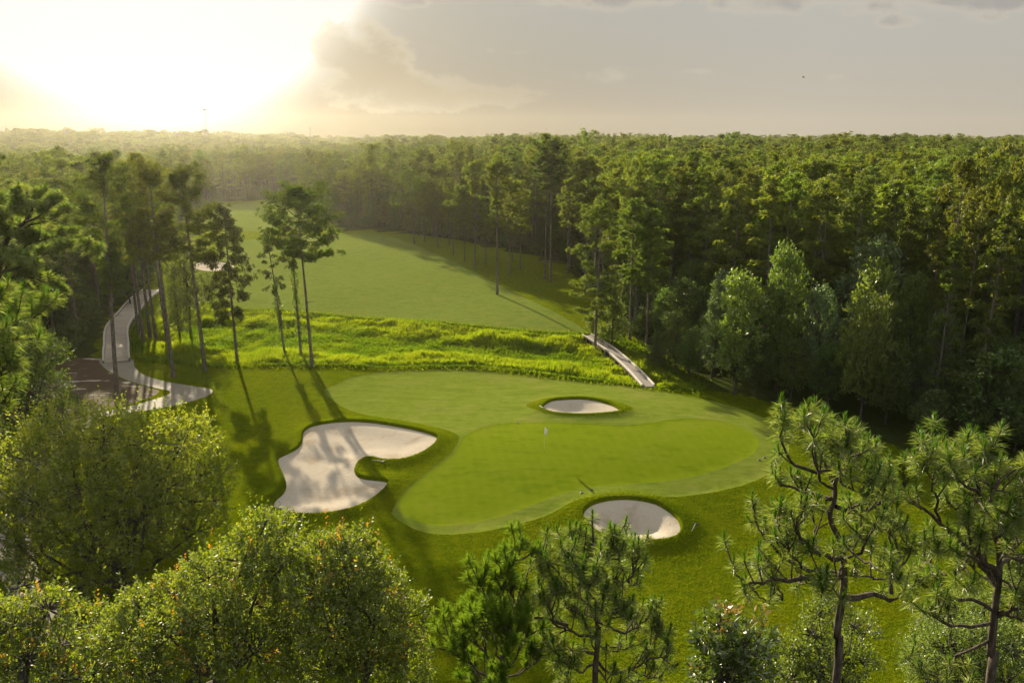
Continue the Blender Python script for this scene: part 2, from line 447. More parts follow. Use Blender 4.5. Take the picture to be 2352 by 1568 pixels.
# ------------------------------------------------------------------ one triangulation, split into surfaces
def build_ground():
    loops = [BUNKER_BIG, BUNKER_BACK, BUNKER_FRONT, BUNKER_FAR, RING_BACK, GREEN, FAIRWAY, PATH, DIRT, WETLAND, FARWAY, FARWAY2]
    pts = []; edges = []

    def add_loop(P):
        b = sum(len(p) for p in pts)
        pts.append(P); n = len(P)
        edges.extend((b + i, b + (i + 1) % n) for i in range(n))
    for P in loops: add_loop(P)
    for P in (GREEN, FAIRWAY):
        e = unit(np.roll(P, -1, 0) - np.roll(P, 1, 0)); nrm = np.stack([-e[:, 1], e[:, 0]], 1)
        if not inpoly(*(P + nrm * .05).T, P).mean() > .5: nrm = -nrm
        add_loop(P + nrm * .12)
    for P, dep, wd in BUNKERS:                        # a second ring just inside each bunker makes its cut lip
        e = unit(np.roll(P, -1, 0) - np.roll(P, 1, 0))
        nrm = np.stack([-e[:, 1], e[:, 0]], 1)
        if not inpoly(*(P + nrm * .05).T, P).mean() > .5: nrm = -nrm
        add_loop(P + nrm * .13)
    nb = sum(len(p) for p in pts)
    bnd = np.vstack(pts)
    rng = np.random.default_rng(3)

    def grid(x0, x1, y0, y1, s):
        X, Y = np.meshgrid(np.arange(x0, x1, s), np.arange(y0, y1, s))
        Q = np.stack([X.ravel(), Y.ravel()], 1)
        return Q + rng.uniform(-.3, .3, Q.shape) * s
    parts = []
    Q = grid(-62, 66, 34, 100, 1.0); parts.append(Q)
    Q = grid(-100, 100, 100, 190, 1.9); parts.append(Q)
    for P, dep, wd in BUNKERS[:3]:
        lo, hi = P.min(0) - 3, P.max(0) + 3
        Q = grid(lo[0], hi[0], lo[1], hi[1], .42); parts.append(Q[pdist(Q[:, 0], Q[:, 1], P) > .25])
    Q = grid(-330, 330, -40, 520, 7); parts.append(Q[(Q[:, 1] > 190) | (Q[:, 1] < 34) | (np.abs(Q[:, 0]) > 100)])
    Q = grid(-1480, 1480, -140, 1490, 45); parts.append(Q[(np.abs(Q[:, 0]) > 330) | (Q[:, 1] > 520) | (Q[:, 1] < -40)])
    Q = np.vstack(parts)
    # keep interior points a little away from the outlines
    keep = np.ones(len(Q), bool)
    near = np.where((np.abs(Q[:, 0]) < 130) & (Q[:, 1] < 430) & (Q[:, 1] > 20))[0]
    cell = {}
    for p in bnd: cell.setdefault((int(p[0] // 1), int(p[1] // 1)), []).append(p)
    for i in near:
        cx, cy = int(Q[i, 0] // 1), int(Q[i, 1] // 1)
        for a in (-1, 0, 1):
            for b in (-1, 0, 1):
                for p in cell.get((cx + a, cy + b), ()):
                    if (p[0] - Q[i, 0]) ** 2 + (p[1] - Q[i, 1]) ** 2 < .045: keep[i] = False
    A = np.vstack([bnd, Q[keep]])
    vs, es, fs, *_ = delaunay_2d_cdt([Vector(p) for p in A], edges, [], 0, 1e-4)
    V = np.array([tuple(v) for v in vs]); F = np.array([tuple(f) for f in fs])
    cr = np.cross(V[F[:, 1]] - V[F[:, 0]], V[F[:, 2]] - V[F[:, 0]])
    F[cr < 0] = F[cr < 0][:, ::-1]
    Z = hgt(V[:, 0], V[:, 1])
    V3 = np.column_stack([V, Z])
    cen = V[F].mean(1)
    X, Y = cen[:, 0], cen[:, 1]
    near = (np.abs(X) < 140) & (Y < 480) & (Y > 20)
    lab = np.zeros(len(F), int)
    ii = np.where(near)[0]; x, y = X[ii], Y[ii]
    L = np.zeros(len(ii), int)
    L[inpoly(x, y, FARWAY)] = 6
    L[inpoly(x, y, FARWAY2)] = 10
    L[inpoly(x, y, WETLAND)] = 5
    L[inpoly(x, y, DIRT)] = 4
    L[inpoly(x, y, PATH)] = 3
    L[inpoly(x, y, FAIRWAY)] = 1
    L[inpoly(x, y, RING_BACK)] = 0
    L[inpoly(x, y, GREEN)] = 2
    for k, (P, dep, wd) in zip((7, 8, 9, 11), BUNKERS):
        ins = inpoly(x, y, P)
        L[ins] = np.where(pdist(x[ins], y[ins], P) < .10, 0, k)
    lab[ii] = L
    return V3, F, lab


# ------------------------------------------------------------------ ground materials
def grass_mat(name, dark, light, dry, fine, bump, streak=0.0, stripe=0.0, drya=.35):
    def f(g):
        p = g.pos()
        n1 = g.noise(p, .16, 3, .6); n2 = g.noise(p, 1.1, 3, .6); n3 = g.noise(p, fine, 3, .7)
        t = g.m('ADD', g.m('MULTIPLY', n2, .45), g.m('MULTIPLY', n3, .55))
        c = g.mix(g.step(.32, .68, t), dark, light)
        c = g.mix(g.m('MULTIPLY', g.step(.50, .72, n1), drya), c, dry)
        dk = g.noise(g.pos(.5, 1.3, 1, .4), .55, 5, .7)
        c = g.mix(g.m('MULTIPLY', g.step(.50, .66, dk), .55), c, (dark[0] * .72, dark[1] * .80, dark[2] * .8))
        if streak:
            s = g.noise(g.pos(.25, 1.6, 1, .5), 1.0, 4, .65)
            c = g.mix(g.m('MULTIPLY', g.step(.52, .72, s), streak), c, (light[0] * 1.35, light[1] * 1.25, light[2] * 2.0))
        if stripe:
            w = g.n('ShaderNodeTexWave', wave_type='BANDS', bands_direction='X')
            g.put(w.inputs['Vector'], g.pos(1, 1, 1, -.12)); w.inputs['Scale'].default_value = .32
            w.inputs['Distortion'].default_value = 1.2; w.inputs['Detail'].default_value = 1
            c = g.mix(g.m('MULTIPLY', w.outputs['Fac'], stripe), c, (light[0] * 1.2, light[1] * 1.15, light[2] * 1.3))
        h = g.m('ADD', n3, g.m('MULTIPLY', n2, 1.6))
        return c, g.bump(h, bump, .9)
    return surf_mat(name, f, .9, 0.0)


M['rough'] = grass_mat('rough_grass', (.060, .098, .008), (.125, .160, .012), (.165, .150, .022), 7.0, .16, 0, 0, .45)
M['fairway'] = grass_mat('fairway_grass', (.100, .140, .013), (.146, .174, .026), (.165, .165, .040), 9.0, .03, .45, 0, .5)
M['farway'] = grass_mat('far_fairway_grass', (.092, .130, .020), (.135, .166, .030), (.15, .15, .03), 3.0, .06, .35, 0, .5)
M['green'] = grass_mat('green_grass', (.100, .143, .005), (.130, .167, .008), (.150, .165, .022), 14.0, .008, .12, .11, .4)


def sand_f(c0):
    def f(g):
        p = g.pos()
        n1 = g.noise(p, .35, 3, .6); n2 = g.noise(p, 3.2, 5, .7)
        w = g.n('ShaderNodeTexWave', wave_type='RINGS', rings_direction='Z')
        mp = g.n('ShaderNodeMapping'); mp.inputs['Location'].default_value = (-c0[0], -c0[1], 0)
        g.put(mp.inputs['Vector'], g.pos()); g.put(w.inputs['Vector'], mp.outputs[0])
        w.inputs['Scale'].default_value = 1.3; w.inputs['Distortion'].default_value = 3.5; w.inputs['Detail'].default_value = 3
        w.inputs['Detail Scale'].default_value = .7
        c = g.mix(n2, (.35, .305, .24), (.44, .39, .32))
        c = g.mix(g.m('MULTIPLY', g.step(.48, .70, n1), .6), c, (.27, .21, .14))
        c = g.mix(g.m('MULTIPLY', w.outputs['Fac'], .09), c, (.24, .205, .165))
        c = g.mix(g.m('MULTIPLY', g.step(.55, .7, g.noise(p, 1.6, 4, .7)), .35), c, (.40, .385, .355))
        h = g.m('ADD', g.m('MULTIPLY', w.outputs['Fac'], .12), g.m('MULTIPLY', n2, 1.3))
        return c, g.bump(h, .05, .8)
    return f


for nm, P in (('sand_big', BUNKER_BIG), ('sand_back', BUNKER_BACK), ('sand_front', BUNKER_FRONT), ('sand_far', BUNKER_FAR)):
    c = P.mean(0)
    M[nm] = surf_mat(nm, sand_f((c[0], c[1])), .95, 0.0)


def path_f(g):
    p = g.pos()
    n = g.noise(p, .5, 4, .6); n2 = g.noise(p, 12, 3)
    c = g.mix(n, (.17, .150, .118), (.275, .242, .190))
    c = g.mix(g.m('MULTIPLY', n2, .35), c, (.16, .145, .12))
    return c, g.bump(n2, .01, .5)


def dirt_f(g):
    n = g.noise(g.pos(.22, .85, 1, .35), 1.0, 5, .7)
    n2 = g.noise(g.pos(), 6, 4, .7)
    c = g.mix(n2, (.058, .042, .025), (.115, .084, .052))
    c = g.mix(g.step(.575, .65, n), c, (.46, .43, .39))
    return c, g.bump(n2, .06, .8)


def forest_floor_f(g):
    p = g.pos()
    n = g.noise(p, .3, 4, .6); n2 = g.noise(p, 3, 4, .7)
    c = g.mix(n2, (.045, .055, .016), (.09, .095, .03))
    c = g.mix(g.step(.5, .7, n), c, (.10, .075, .04))
    return c, g.bump(n2, .15, .8)


M['path'] = surf_mat('concrete_path', path_f, .85, .2)
M['dirt'] = surf_mat('bare_dirt', dirt_f, .95, .05)
M['mud'] = grass_mat('wet_ground', (.05, .07, .012), (.09, .12, .014), (.07, .055, .02), 2.0, .15)


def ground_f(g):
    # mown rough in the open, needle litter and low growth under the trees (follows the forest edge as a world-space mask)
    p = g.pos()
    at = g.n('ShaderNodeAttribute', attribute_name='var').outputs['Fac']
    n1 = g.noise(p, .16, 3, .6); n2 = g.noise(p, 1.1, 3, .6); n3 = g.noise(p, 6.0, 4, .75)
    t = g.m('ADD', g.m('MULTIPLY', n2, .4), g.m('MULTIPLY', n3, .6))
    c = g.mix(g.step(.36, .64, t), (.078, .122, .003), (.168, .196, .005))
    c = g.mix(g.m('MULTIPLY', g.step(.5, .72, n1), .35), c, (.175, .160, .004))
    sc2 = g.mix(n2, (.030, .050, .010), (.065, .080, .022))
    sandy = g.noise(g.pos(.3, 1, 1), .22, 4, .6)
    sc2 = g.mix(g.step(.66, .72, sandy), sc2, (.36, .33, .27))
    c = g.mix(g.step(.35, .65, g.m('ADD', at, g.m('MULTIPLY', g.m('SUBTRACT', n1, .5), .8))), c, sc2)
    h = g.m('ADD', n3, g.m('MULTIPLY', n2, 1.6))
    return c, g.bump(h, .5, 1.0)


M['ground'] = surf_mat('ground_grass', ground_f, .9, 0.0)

V3, F, lab = build_ground()
names = {0: ('ground', 'ground'), 1: ('fairway', 'fairway'), 2: ('putting_green', 'green'), 3: ('cart_path', 'path'), 4: ('dirt', 'dirt'),
         5: ('wetland_ground', 'mud'), 6: ('far_fairway', 'farway'), 7: ('bunker_sand', 'sand_big'), 8: ('bunker_sand', 'sand_back'),
         9: ('bunker_sand', 'sand_front'), 10: ('far_fairway', 'farway'), 11: ('bunker_sand', 'sand_far')}
LABELS = {1: ('light mown fairway wrapping around the green beyond the left bunker', 'fairway'),
          2: ('smooth putting green with the white flag', 'green'), 3: ('curving pale concrete cart path beside the dirt patch', 'path'),
          4: ('brown bare dirt with white sand streaks beside the cart path', 'dirt'), 5: ('wet ground under the bright yellow green marsh plants', 'wetland'),
          6: ('wide hazy fairway beyond the marsh', 'fairway'), 7: ('large curled sand bunker with a grass tongue, left of the green', 'bunker'),
          8: ('oval sand bunker behind the green', 'bunker'), 9: ('round deep sand bunker in front of the green', 'bunker'),
          10: ('farthest strip of fairway in the haze below the far trees', 'fairway'), 11: ('small far sand bunker behind the pine trunks', 'bunker'),
          0: ('mown rough grass and forest floor all around', 'ground')}
for k, (nm, mt) in names.items():
    f = F[lab == k]
    u, inv = np.unique(f, return_inverse=True)
    b = MB()
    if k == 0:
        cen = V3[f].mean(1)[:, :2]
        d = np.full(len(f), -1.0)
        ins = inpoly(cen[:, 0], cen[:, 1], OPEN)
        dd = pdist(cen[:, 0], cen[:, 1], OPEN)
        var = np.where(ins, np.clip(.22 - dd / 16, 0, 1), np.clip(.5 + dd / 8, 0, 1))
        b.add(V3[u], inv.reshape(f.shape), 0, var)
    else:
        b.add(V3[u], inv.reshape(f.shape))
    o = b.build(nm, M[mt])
    tag(o, LABELS[k][0], LABELS[k][1], kind='structure')
# ------------------------------------------------------------------ boardwalks and small course furniture
def wood_mat(name, a, b):
    def f(g):
        tc = g.n('ShaderNodeTexCoord').outputs['Object']
        at = g.n('ShaderNodeAttribute', attribute_name='var').outputs['Fac']
        n = g.noise(tc, 3.0, 4, .6)
        c = g.mix(g.m('ADD', g.m('MULTIPLY', n, .5), g.m('MULTIPLY', at, .5)), a, b)
        return c, g.bump(n, .01, .5)
    return surf_mat(name, f, .75, .25)


M['deck'] = wood_mat('weathered_planks', (.24, .20, .155), (.46, .40, .32))
M['deck_dark'] = wood_mat('grey_planks', (.13, .115, .10), (.24, .215, .19))
M['rail'] = wood_mat('timber_kerb', (.38, .345, .29), (.55, .50, .43))
M['white'] = surf_mat('white_cloth', lambda g: ((.82, .81, .78), None), .7, .2)
M['pole'] = surf_mat('painted_pole', lambda g: ((.45, .44, .38), None), .4, .4)
M['metal'] = surf_mat('dull_metal', lambda g: ((.16, .17, .17), None), .5, .4)
M['black'] = surf_mat('black_plastic', lambda g: ((.02, .02, .022), None), .5, .4)
M['rake'] = surf_mat('rake_head', lambda g: ((.05, .055, .05), None), .6, .3)
M['box_blue'] = surf_mat('grey_blue_paint', lambda g: (g.mix(g.noise(g.pos(), 4, 3), (.17, .22, .24), (.22, .27, .29)), None), .6, .3)


def boardwalk(name, label, pts, width, plank, zoff, mats, rail_h, rail_s, sides, cat):
    P = smooth_path(pts, 200)
    seg = np.r_[0, np.cumsum(np.linalg.norm(np.diff(P[:, :2], axis=0), axis=1))]
    L = seg[-1]
    at = lambda s: np.array([np.interp(s, seg, P[:, 0]), np.interp(s, seg, P[:, 1]), np.interp(s, seg, P[:, 2])])
    base = at(L / 2)
    root = empty(name, base)
    tag(root, label, cat)
    rng = np.random.default_rng(5)
    deck = MB(); s = plank / 2
    while s < L:
        c = at(s); t = unit((at(s + .1) - at(s - .1))[:2])
        deck.box((*(c[:2] - base[:2]), c[2] + zoff - base[2] + rng.uniform(-.006, .006)), (plank * .93, width + rng.uniform(-.04, .04), .05), math.atan2(t[1], t[0]), 0, rng.uniform(0, 1))
        s += plank
    deck.build('deck', M[mats[0]], root, flat=True)
    for sd in sides:
        rl = MB()
        pts2 = []
        for s in np.linspace(.1, L - .1, int(L / .8)):
            c = at(s); t = unit((at(s + .1) - at(s - .1))[:2]); n = np.array([-t[1], t[0]]) * sd
            pts2.append(np.r_[c[:2] + n * (width / 2 - rail_s / 2) - base[:2], c[2] + zoff + rail_h - base[2]])
        pts2 = np.array(pts2)
        for a, b in zip(pts2[:-1], pts2[1:]):
            d = b - a; ln = np.linalg.norm(d[:2])
            rl.box((a + b) / 2, (ln * 1.01, rail_s, rail_s * .8), math.atan2(d[1], d[0]), 0, rng.uniform(.2, 1))
        r_ = rl.build('kerb_rail', M[mats[1]], root, flat=True)
        for p in pts2[::3]:
            gz = h1(p[0] + base[0], p[1] + base[1]) - base[2]
            zt = p[2] - rail_s * .4
            po = MB(); po.box((p[0], p[1], (gz - .1 + zt) / 2), (rail_s * .8, rail_s * .8, zt - gz + .1))
            po.build('post', M['deck_dark'], root, flat=True)
    return root


cl = [(268, 832), (267, 812), (268, 795), (267, 775), (270, 757), (282, 738), (299, 718), (313, 700), (330, 684), (352, 668)]
pts = []
for i, p in enumerate(cl):
    q = G(*p); pts.append((q[0], q[1], hbase(q[0], q[1]) + (.08 if i < 1 else .22)))
boardwalk('boardwalk', 'wide curving plank boardwalk with low timber kerbs leading into the left trees', pts, 3.5, .20, 0, ('deck', 'rail'), .34, .24, (-1, 1), 'boardwalk')
cl = [(1489, 889), (1454, 853), (1408, 812), (1375, 789), (1347, 771)]
pts = []
for i, p in enumerate(cl):
    q = G(*p); pts.append((q[0], q[1], hbase(q[0], q[1]) + (.06 if i in (0, 4) else .16)))
boardwalk('footbridge', 'narrow straight grey wooden footbridge crossing the marsh to the far fairway', pts, 1.7, .22, 0, ('deck_dark', 'rail'), .24, .21, (-1, 1), 'footbridge')

# flagstick
b = G(1250, 1030); bz = h1(b[0], b[1])
root = empty('golf_flag', (b[0], b[1], bz))
tag(root, 'white flag hanging from the flagstick on the putting green', 'flag')
q = MB(); q.tube([(0, 0, 0), (0, 0, 1.1), (0, 0, 2.25)], .010, 8); q.build('pole', M['pole'], root)
q = MB()                                              # limp cloth: folds falling away from the pole
n, m_ = 9, 7
vv = []
for i in range(n):
    u = i / (n - 1)
    for j in range(m_):
        w = j / (m_ - 1)
        vv.append((.02 + .32 * u * (1 - .35 * w), .06 * math.sin(u * 7 + w * 2), 2.22 - .62 * w - .28 * u + .03 * math.sin(u * 9)))
ff = [[i * m_ + j, (i + 1) * m_ + j, (i + 1) * m_ + j + 1, i * m_ + j + 1] for i in range(n - 1) for j in range(m_ - 1)]
q.add(vv, ff); fl = q.build('cloth', M['white'], root)
sm = fl.modifiers.new('thickness', 'SOLIDIFY'); sm.thickness = .008
q = MB(); q.tube([(0, 0, .002), (0, 0, .012)], .054, 16); q.build('cup', M['black'], root)


def rake(a, bb, label):
    A, B = G(*a), G(*bb)
    A[2], B[2] = h1(A[0], A[1]) + .04, h1(B[0], B[1]) + .06
    root = empty('bunker_rake', A); tag(root, label, 'rake', 'bunker rakes lying on the grass')
    d = unit(B - A); L = min(np.linalg.norm(B - A), 1.9); d = d * L
    q = MB(); q.tube([(0, 0, 0), d * .5, d], .022, 6); q.build('handle', M['pole'], root)
    n = unit(np.array([-d[1], d[0], 0]))
    q = MB(); q.tube([d - n * .32, d, d + n * .32], .035, 6)
    for k in np.linspace(-.3, .3, 9): q.tube([d + n * k, d + n * k + np.array([0, 0, -.05])], .01, 4)
    q.build('head', M['rake'], root)


rake((1588, 1227), (1597, 1208), 'rake with pale handle and dark head beside the front bunker')
rake((854, 1063), (882, 1066), 'rake lying on the grass tongue of the large bunker')
rake((1239, 938), (1247, 944), 'short pale rake at the left lip of the back bunker')

for p, lb in (((1336, 1132), 'dark sprinkler head between the green and the front bunker'), ((1359, 1126), 'dark sprinkler head just above the front bunker lip'),
              ((1744, 1056), 'dark sprinkler head at the right end of the green'), ((1756, 1050), 'dark sprinkler head beside the right pine top'),
              ((1738, 1258), 'dark sprinkler head in the rough right of the rake'), ((1189, 971), 'dark sprinkler head on the fairway near the flag')):
    c = G(*p)
    o = MB()
    o.tube([(0, 0, 0), (0, 0, .035), (0, 0, .045)], [.14, .14, .10], 12)
    x = o.build('sprinkler_head', M['black'], None, loc=(c[0], c[1], h1(c[0], c[1]) + .01))
    tag(x, lb, 'sprinkler', 'sprinkler heads around the green')

c = G(135, 877); z = h1(c[0], c[1])
root = empty('utility_box', (c[0], c[1], z), .3); tag(root, 'grey blue utility box standing on the dirt by the dark trees', 'utility box')
q = MB(); q.box((0, 0, .62), (.62, .5, 1.14)); ob = q.build('cabinet', M['box_blue'], root, flat=True)
bv = ob.modifiers.new('bevel', 'BEVEL'); bv.width = .02
q = MB(); q.box((0, 0, 1.23), (.70, .58, .07), taper=.9); q.build('lid', M['box_blue'], root, flat=True)
q = MB(); q.box((0, 0, .03), (.8, .68, .08)); q.build('plinth', M['path'], root, flat=True)

# ------------------------------------------------------------------ masts and pylons on the horizon
def mast(x, ytop, dist, w, label, cat='mast'):
    p = D(x, ytop, dist); gz = h1(p[0], p[1]); H = p[2] - gz
    root = empty('radio_mast', (p[0], p[1], gz)); tag(root, label, cat, 'masts on the horizon')
    q = MB()
    legs = [np.array([w * math.cos(a), w * math.sin(a), 0]) for a in (.5, .5 + 2.094, .5 + 4.189)]
    nz = int(H / (w * 2.4))
    for l in legs: q.tube([l, l + np.array([0, 0, H * .5]), l + np.array([0, 0, H])], w * .14, 4)
    for k in range(nz):
        z0, z1 = H * k / nz, H * (k + 1) / nz
        for i in range(3): q.tube([legs[i] + [0, 0, z0], legs[(i + 1) % 3] + [0, 0, z1]], w * .07, 3, cap=False)
    q.build('lattice', M['metal'], root)
    for f in (.55, .985):
        q = MB(); q.box((0, 0, H * f), (w * 3.2, w * 3.2, w * 1.6)); q.build('antenna_platform', M['metal'], root)


mast(469, 251, 1000, 1.05, 'tall thin lattice radio mast under the sun glare')
mast(712, 292, 1150, .6, 'short faint mast above the hazy trees left of the cloud base')
mast(1256, 294, 1200, .5, 'thin faint mast on the horizon above the middle forest')


def pylon(x, ytop, dist, wd, label):
    p = D(x, ytop, dist); gz = h1(p[0], p[1]); H = p[2] - gz
    root = empty('power_pylon', (p[0], p[1], gz)); tag(root, label, 'pylon', 'power pylons on the horizon')
    for s in (-1, 1):
        q = MB(); q.tube([(s * wd * .32, 0, 0), (s * wd * .30, 0, H * .6), (s * wd * .30, 0, H)], .45, 6); q.build('leg', M['metal'], root)
    q = MB()
    q.tube([(-wd * .62, 0, H - 2.2), (0, 0, H - 3.4), (wd * .62, 0, H - 2.2)], .35, 4)
    q.build('crossarm', M['metal'], root)
    for s in (-1, 1):
        q = MB(); q.tube([(-s * wd * .3, s * .3, H - 3.2), (s * wd * .3, s * .3, H - 7)], .22, 4); q.build('brace', M['metal'], root)


pylon(153, 297, 1000, 11, 'twin legged power pylon leftmost on the hazy skyline')
pylon(406, 301, 1050, 9.5, 'twin legged power pylon just left of the tall radio mast')
pylon(631, 311, 1250, 6, 'tiny twin legged power pylon right of the tall radio mast')

# bird
p = D(1845, 178, 130)
q = MB()
a = np.linspace(0, 1, 9)
body = np.column_stack([np.zeros(9), a * .42 - .21, .02 * np.sin(a * 3)])
q.tube(body, [.008, .03, .05, .06, .06, .05, .045, .04, .012], 8)
for s in (-1, 1):
    w = []
    for t in np.linspace(0, 1, 6):
        cx, cz = s * (.03 + .42 * t), .03 + .20 * t - .16 * t * t
        ch = .16 * (1 - t ** 1.6) + .02
        w += [(cx, ch * .5 - .02 - .06 * t, cz), (cx, -ch * .5 - .02 - .06 * t, cz), (cx, -.02 - .06 * t, cz + .018)]
    f = []
    for i in range(5):
        for u, v in ((0, 2), (2, 1), (1, 0)): f.append([i * 3 + u, i * 3 + 3 + u, i * 3 + 3 + v, i * 3 + v])
    q.add(w, f)
q.add([(-.03, -.18, .01), (.03, -.18, .01), (.07, -.32, .0), (-.07, -.32, .0), (0, -.2, .03), (0, -.32, .015)], [[0, 1, 2, 3], [1, 4, 5, 2], [4, 0, 3, 5]])
o = q.build('bird', M['black'], None, loc=p); o.rotation_euler = (.2, .3, .8)
tag(o, 'small dark bird flying in the empty sky above the right forest', 'bird')
# ------------------------------------------------------------------ foliage generators
def rdir(rng, n):
    return unit(rng.normal(size=(n, 3)))


def kites(mb, root, d, L, w, rng, mi=0, var=.5, up=.5, wide=.45):
    """leaf shaped quads: root point, direction, length, width; blade faces turned partly upward"""
    n = len(root)
    nr = unit(rdir(rng, n) + np.array([0, 0, up]))
    s = unit(np.cross(d, nr)) * (np.asarray(w) / 2).reshape(-1, 1)
    L = np.asarray(L).reshape(-1, 1)
    mid = root + d * L * wide
    v = np.stack([root, mid + s, root + d * L, mid - s], 1)
    f = np.arange(n * 4).reshape(n, 4)
    mb.add(v.reshape(-1, 3), f, mi, var)


def tufts(mb, Cn, Dn, nb, L, w, rng, mi=0, lo=-.35, var=None):
    """needle tufts: nb thin blades fan out from every shoot tip"""
    n = len(Cn)
    if n == 0: return
    d = rdir(rng, n * nb).reshape(n, nb, 3)
    al = rng.uniform(lo, 1.0, (n, nb, 1))
    ax = Dn[:, None]
    per = unit(d - (d * ax).sum(-1, keepdims=True) * ax)
    d = unit(ax * al + per * np.sqrt(np.maximum(1 - al * al, 0.02)))
    ln = L * rng.uniform(.7, 1.1, (n, nb, 1)) * rng.uniform(.8, 1.15, (n, 1, 1))
    root = Cn[:, None] - ax * rng.uniform(0, .3, (n, nb, 1)) * L
    s = unit(np.cross(d, rdir(rng, n * nb).reshape(n, nb, 3))) * (w / 2)
    tip = root + d * ln
    tip[..., 2] -= .12 * L
    mid = root + d * ln * .5
    v = np.stack([root, mid + s, tip, mid - s], 2).reshape(-1, 3)
    if var is None: var = np.repeat(np.clip(rng.normal(.5, .22, n), 0, 1), nb)
    mb.add(v, np.arange(n * nb * 4).reshape(-1, 4), mi, var)


PROF = {
    'round': lambda u: np.sin(np.pi * (.16 + .76 * u)) ** .8,
    'flat': lambda u: .45 + .6 * np.sin(np.pi * (.05 + .75 * u)) * (1 - .75 * sstep(.8, 1.05, u)),
    'oval': lambda u: np.sin(np.pi * (.10 + .86 * u)) ** .7,
    'cone': lambda u: (1 - u) ** .75 * .95 + .08,
    'droop': lambda u: np.sin(np.pi * (.22 + .74 * u)) ** .8,
    'top': lambda u: .32 + .68 * np.sin(np.pi * sstep(.25, 1.02, u) * .93) ** .9,
}


def pine(seed, H=25.0, cb=.55, Rr=4.0, shape='round', nbr=34, per=12, blades=12, tl=.42, tw=.07, lean=(0, 0), r0=None,
         clump=(.95, .5), stubs=6, bend=.25, gap=.0, droop=0.0):
    """returns trunk MB (with limbs) and crown MB"""
    rng = np.random.default_rng(seed)
    T, K = MB(), MB()
    r0 = r0 or H * .0098
    n = 12
    u = np.linspace(0, 1, n)
    wob = np.cumsum(rng.normal(0, bend * .12, (n, 2)), 0) * (u[:, None] ** .8)
    path = np.column_stack([lean[0] * u ** 1.2 + wob[:, 0], lean[1] * u ** 1.2 + wob[:, 1], u * H * .985])
    rad = r0 * (1 - .80 * u ** 1.15); rad[0] *= 1.35
    path[0, 2] = -.4
    T.tube(smooth_path(path, 22), np.interp(np.linspace(0, 1, 22), u, rad), 9)
    at = lambda z: np.array([np.interp(z, path[:, 2], path[:, k]) for k in range(3)])
    Cs, Ds = [], []
    az = rng.uniform(0, 6.28)
    side_bias = rng.uniform(0, 6.28)
    for i in range(nbr):
        uu = (i + rng.uniform(-.35, .35)) / nbr
        uu = min(max(uu, 0), .985)
        if gap and rng.random() < gap * (1 - uu): continue
        z = H * (cb + (1 - cb) * uu * .97)
        az += 2.399 + rng.normal(0, .5)
        ln = Rr * float(PROF[shape](uu)) * rng.uniform(.55, 1.12) * (1 + .18 * math.cos(az - side_bias))
        el = -.18 + 1.15 * uu ** 1.4 + rng.normal(0, .14) - droop
        p0 = at(z)
        d = np.array([math.cos(az) * math.cos(el), math.sin(az) * math.cos(el), math.sin(el)])
        m = 6
        s = np.linspace(0, 1, m)[:, None]
        P = p0 + d * ln * s + np.array([0, 0, 1]) * (ln * (.22 - droop * .4) * s ** 2.2) + rng.normal(0, .05 * ln, (m, 3)) * s * .5
        rb = max(.028, r0 * .30 * (1 - .6 * uu) * min(1, ln / Rr + .3))
        T.tube(P, rb * (1 - .75 * s[:, 0]), 5)
        k = max(4, int(per * rng.uniform(.7, 1.25) * (.35 + .65 * ln / Rr)))
        ss = rng.uniform(.42, 1.0, k) ** .75
        base = np.column_stack([np.interp(ss, s[:, 0], P[:, c]) for c in range(3)])
        off = rdir(rng, k) * rng.uniform(.35, 1, (k, 1)) * np.array([clump[0], clump[0], clump[1]]) * (.55 + .45 * ln / Rr)
        off[:, 2] = off[:, 2] * .8 + .12 * clump[1]
        c = base + off
        for a, b in zip(base[::2], c[::2]): T.tube([a, (a + b) / 2 + [0, 0, .06], b], [.022, .016, .01], 3, cap=False)
        Cs.append(c); Ds.append(unit(off * .6 + d * .5 + np.array([0, 0, .75 - 1.6 * droop])))
    k = 9
    Cs.append(at(H * .965) + rng.normal(0, .45, (k, 3)) + [0, 0, .3]); Ds.append(unit(rng.normal(0, .5, (k, 3)) + [0, 0, 1]))
    Cs = np.vstack(Cs); Ds = np.vstack(Ds)
    tufts(K, Cs, Ds, blades, tl, tw, rng)
    for _ in range(stubs):
        z = H * rng.uniform(cb * .55, cb * 1.02); a = rng.uniform(0, 6.28); ln = rng.uniform(.4, 1.6)
        p0 = at(z); T.tube([p0, p0 + [math.cos(a) * ln * .6, math.sin(a) * ln * .6, .1], p0 + [math.cos(a) * ln, math.sin(a) * ln, -.1 + rng.uniform(-.3, .3)]], [.035, .025, .01], 4)
    return T, K


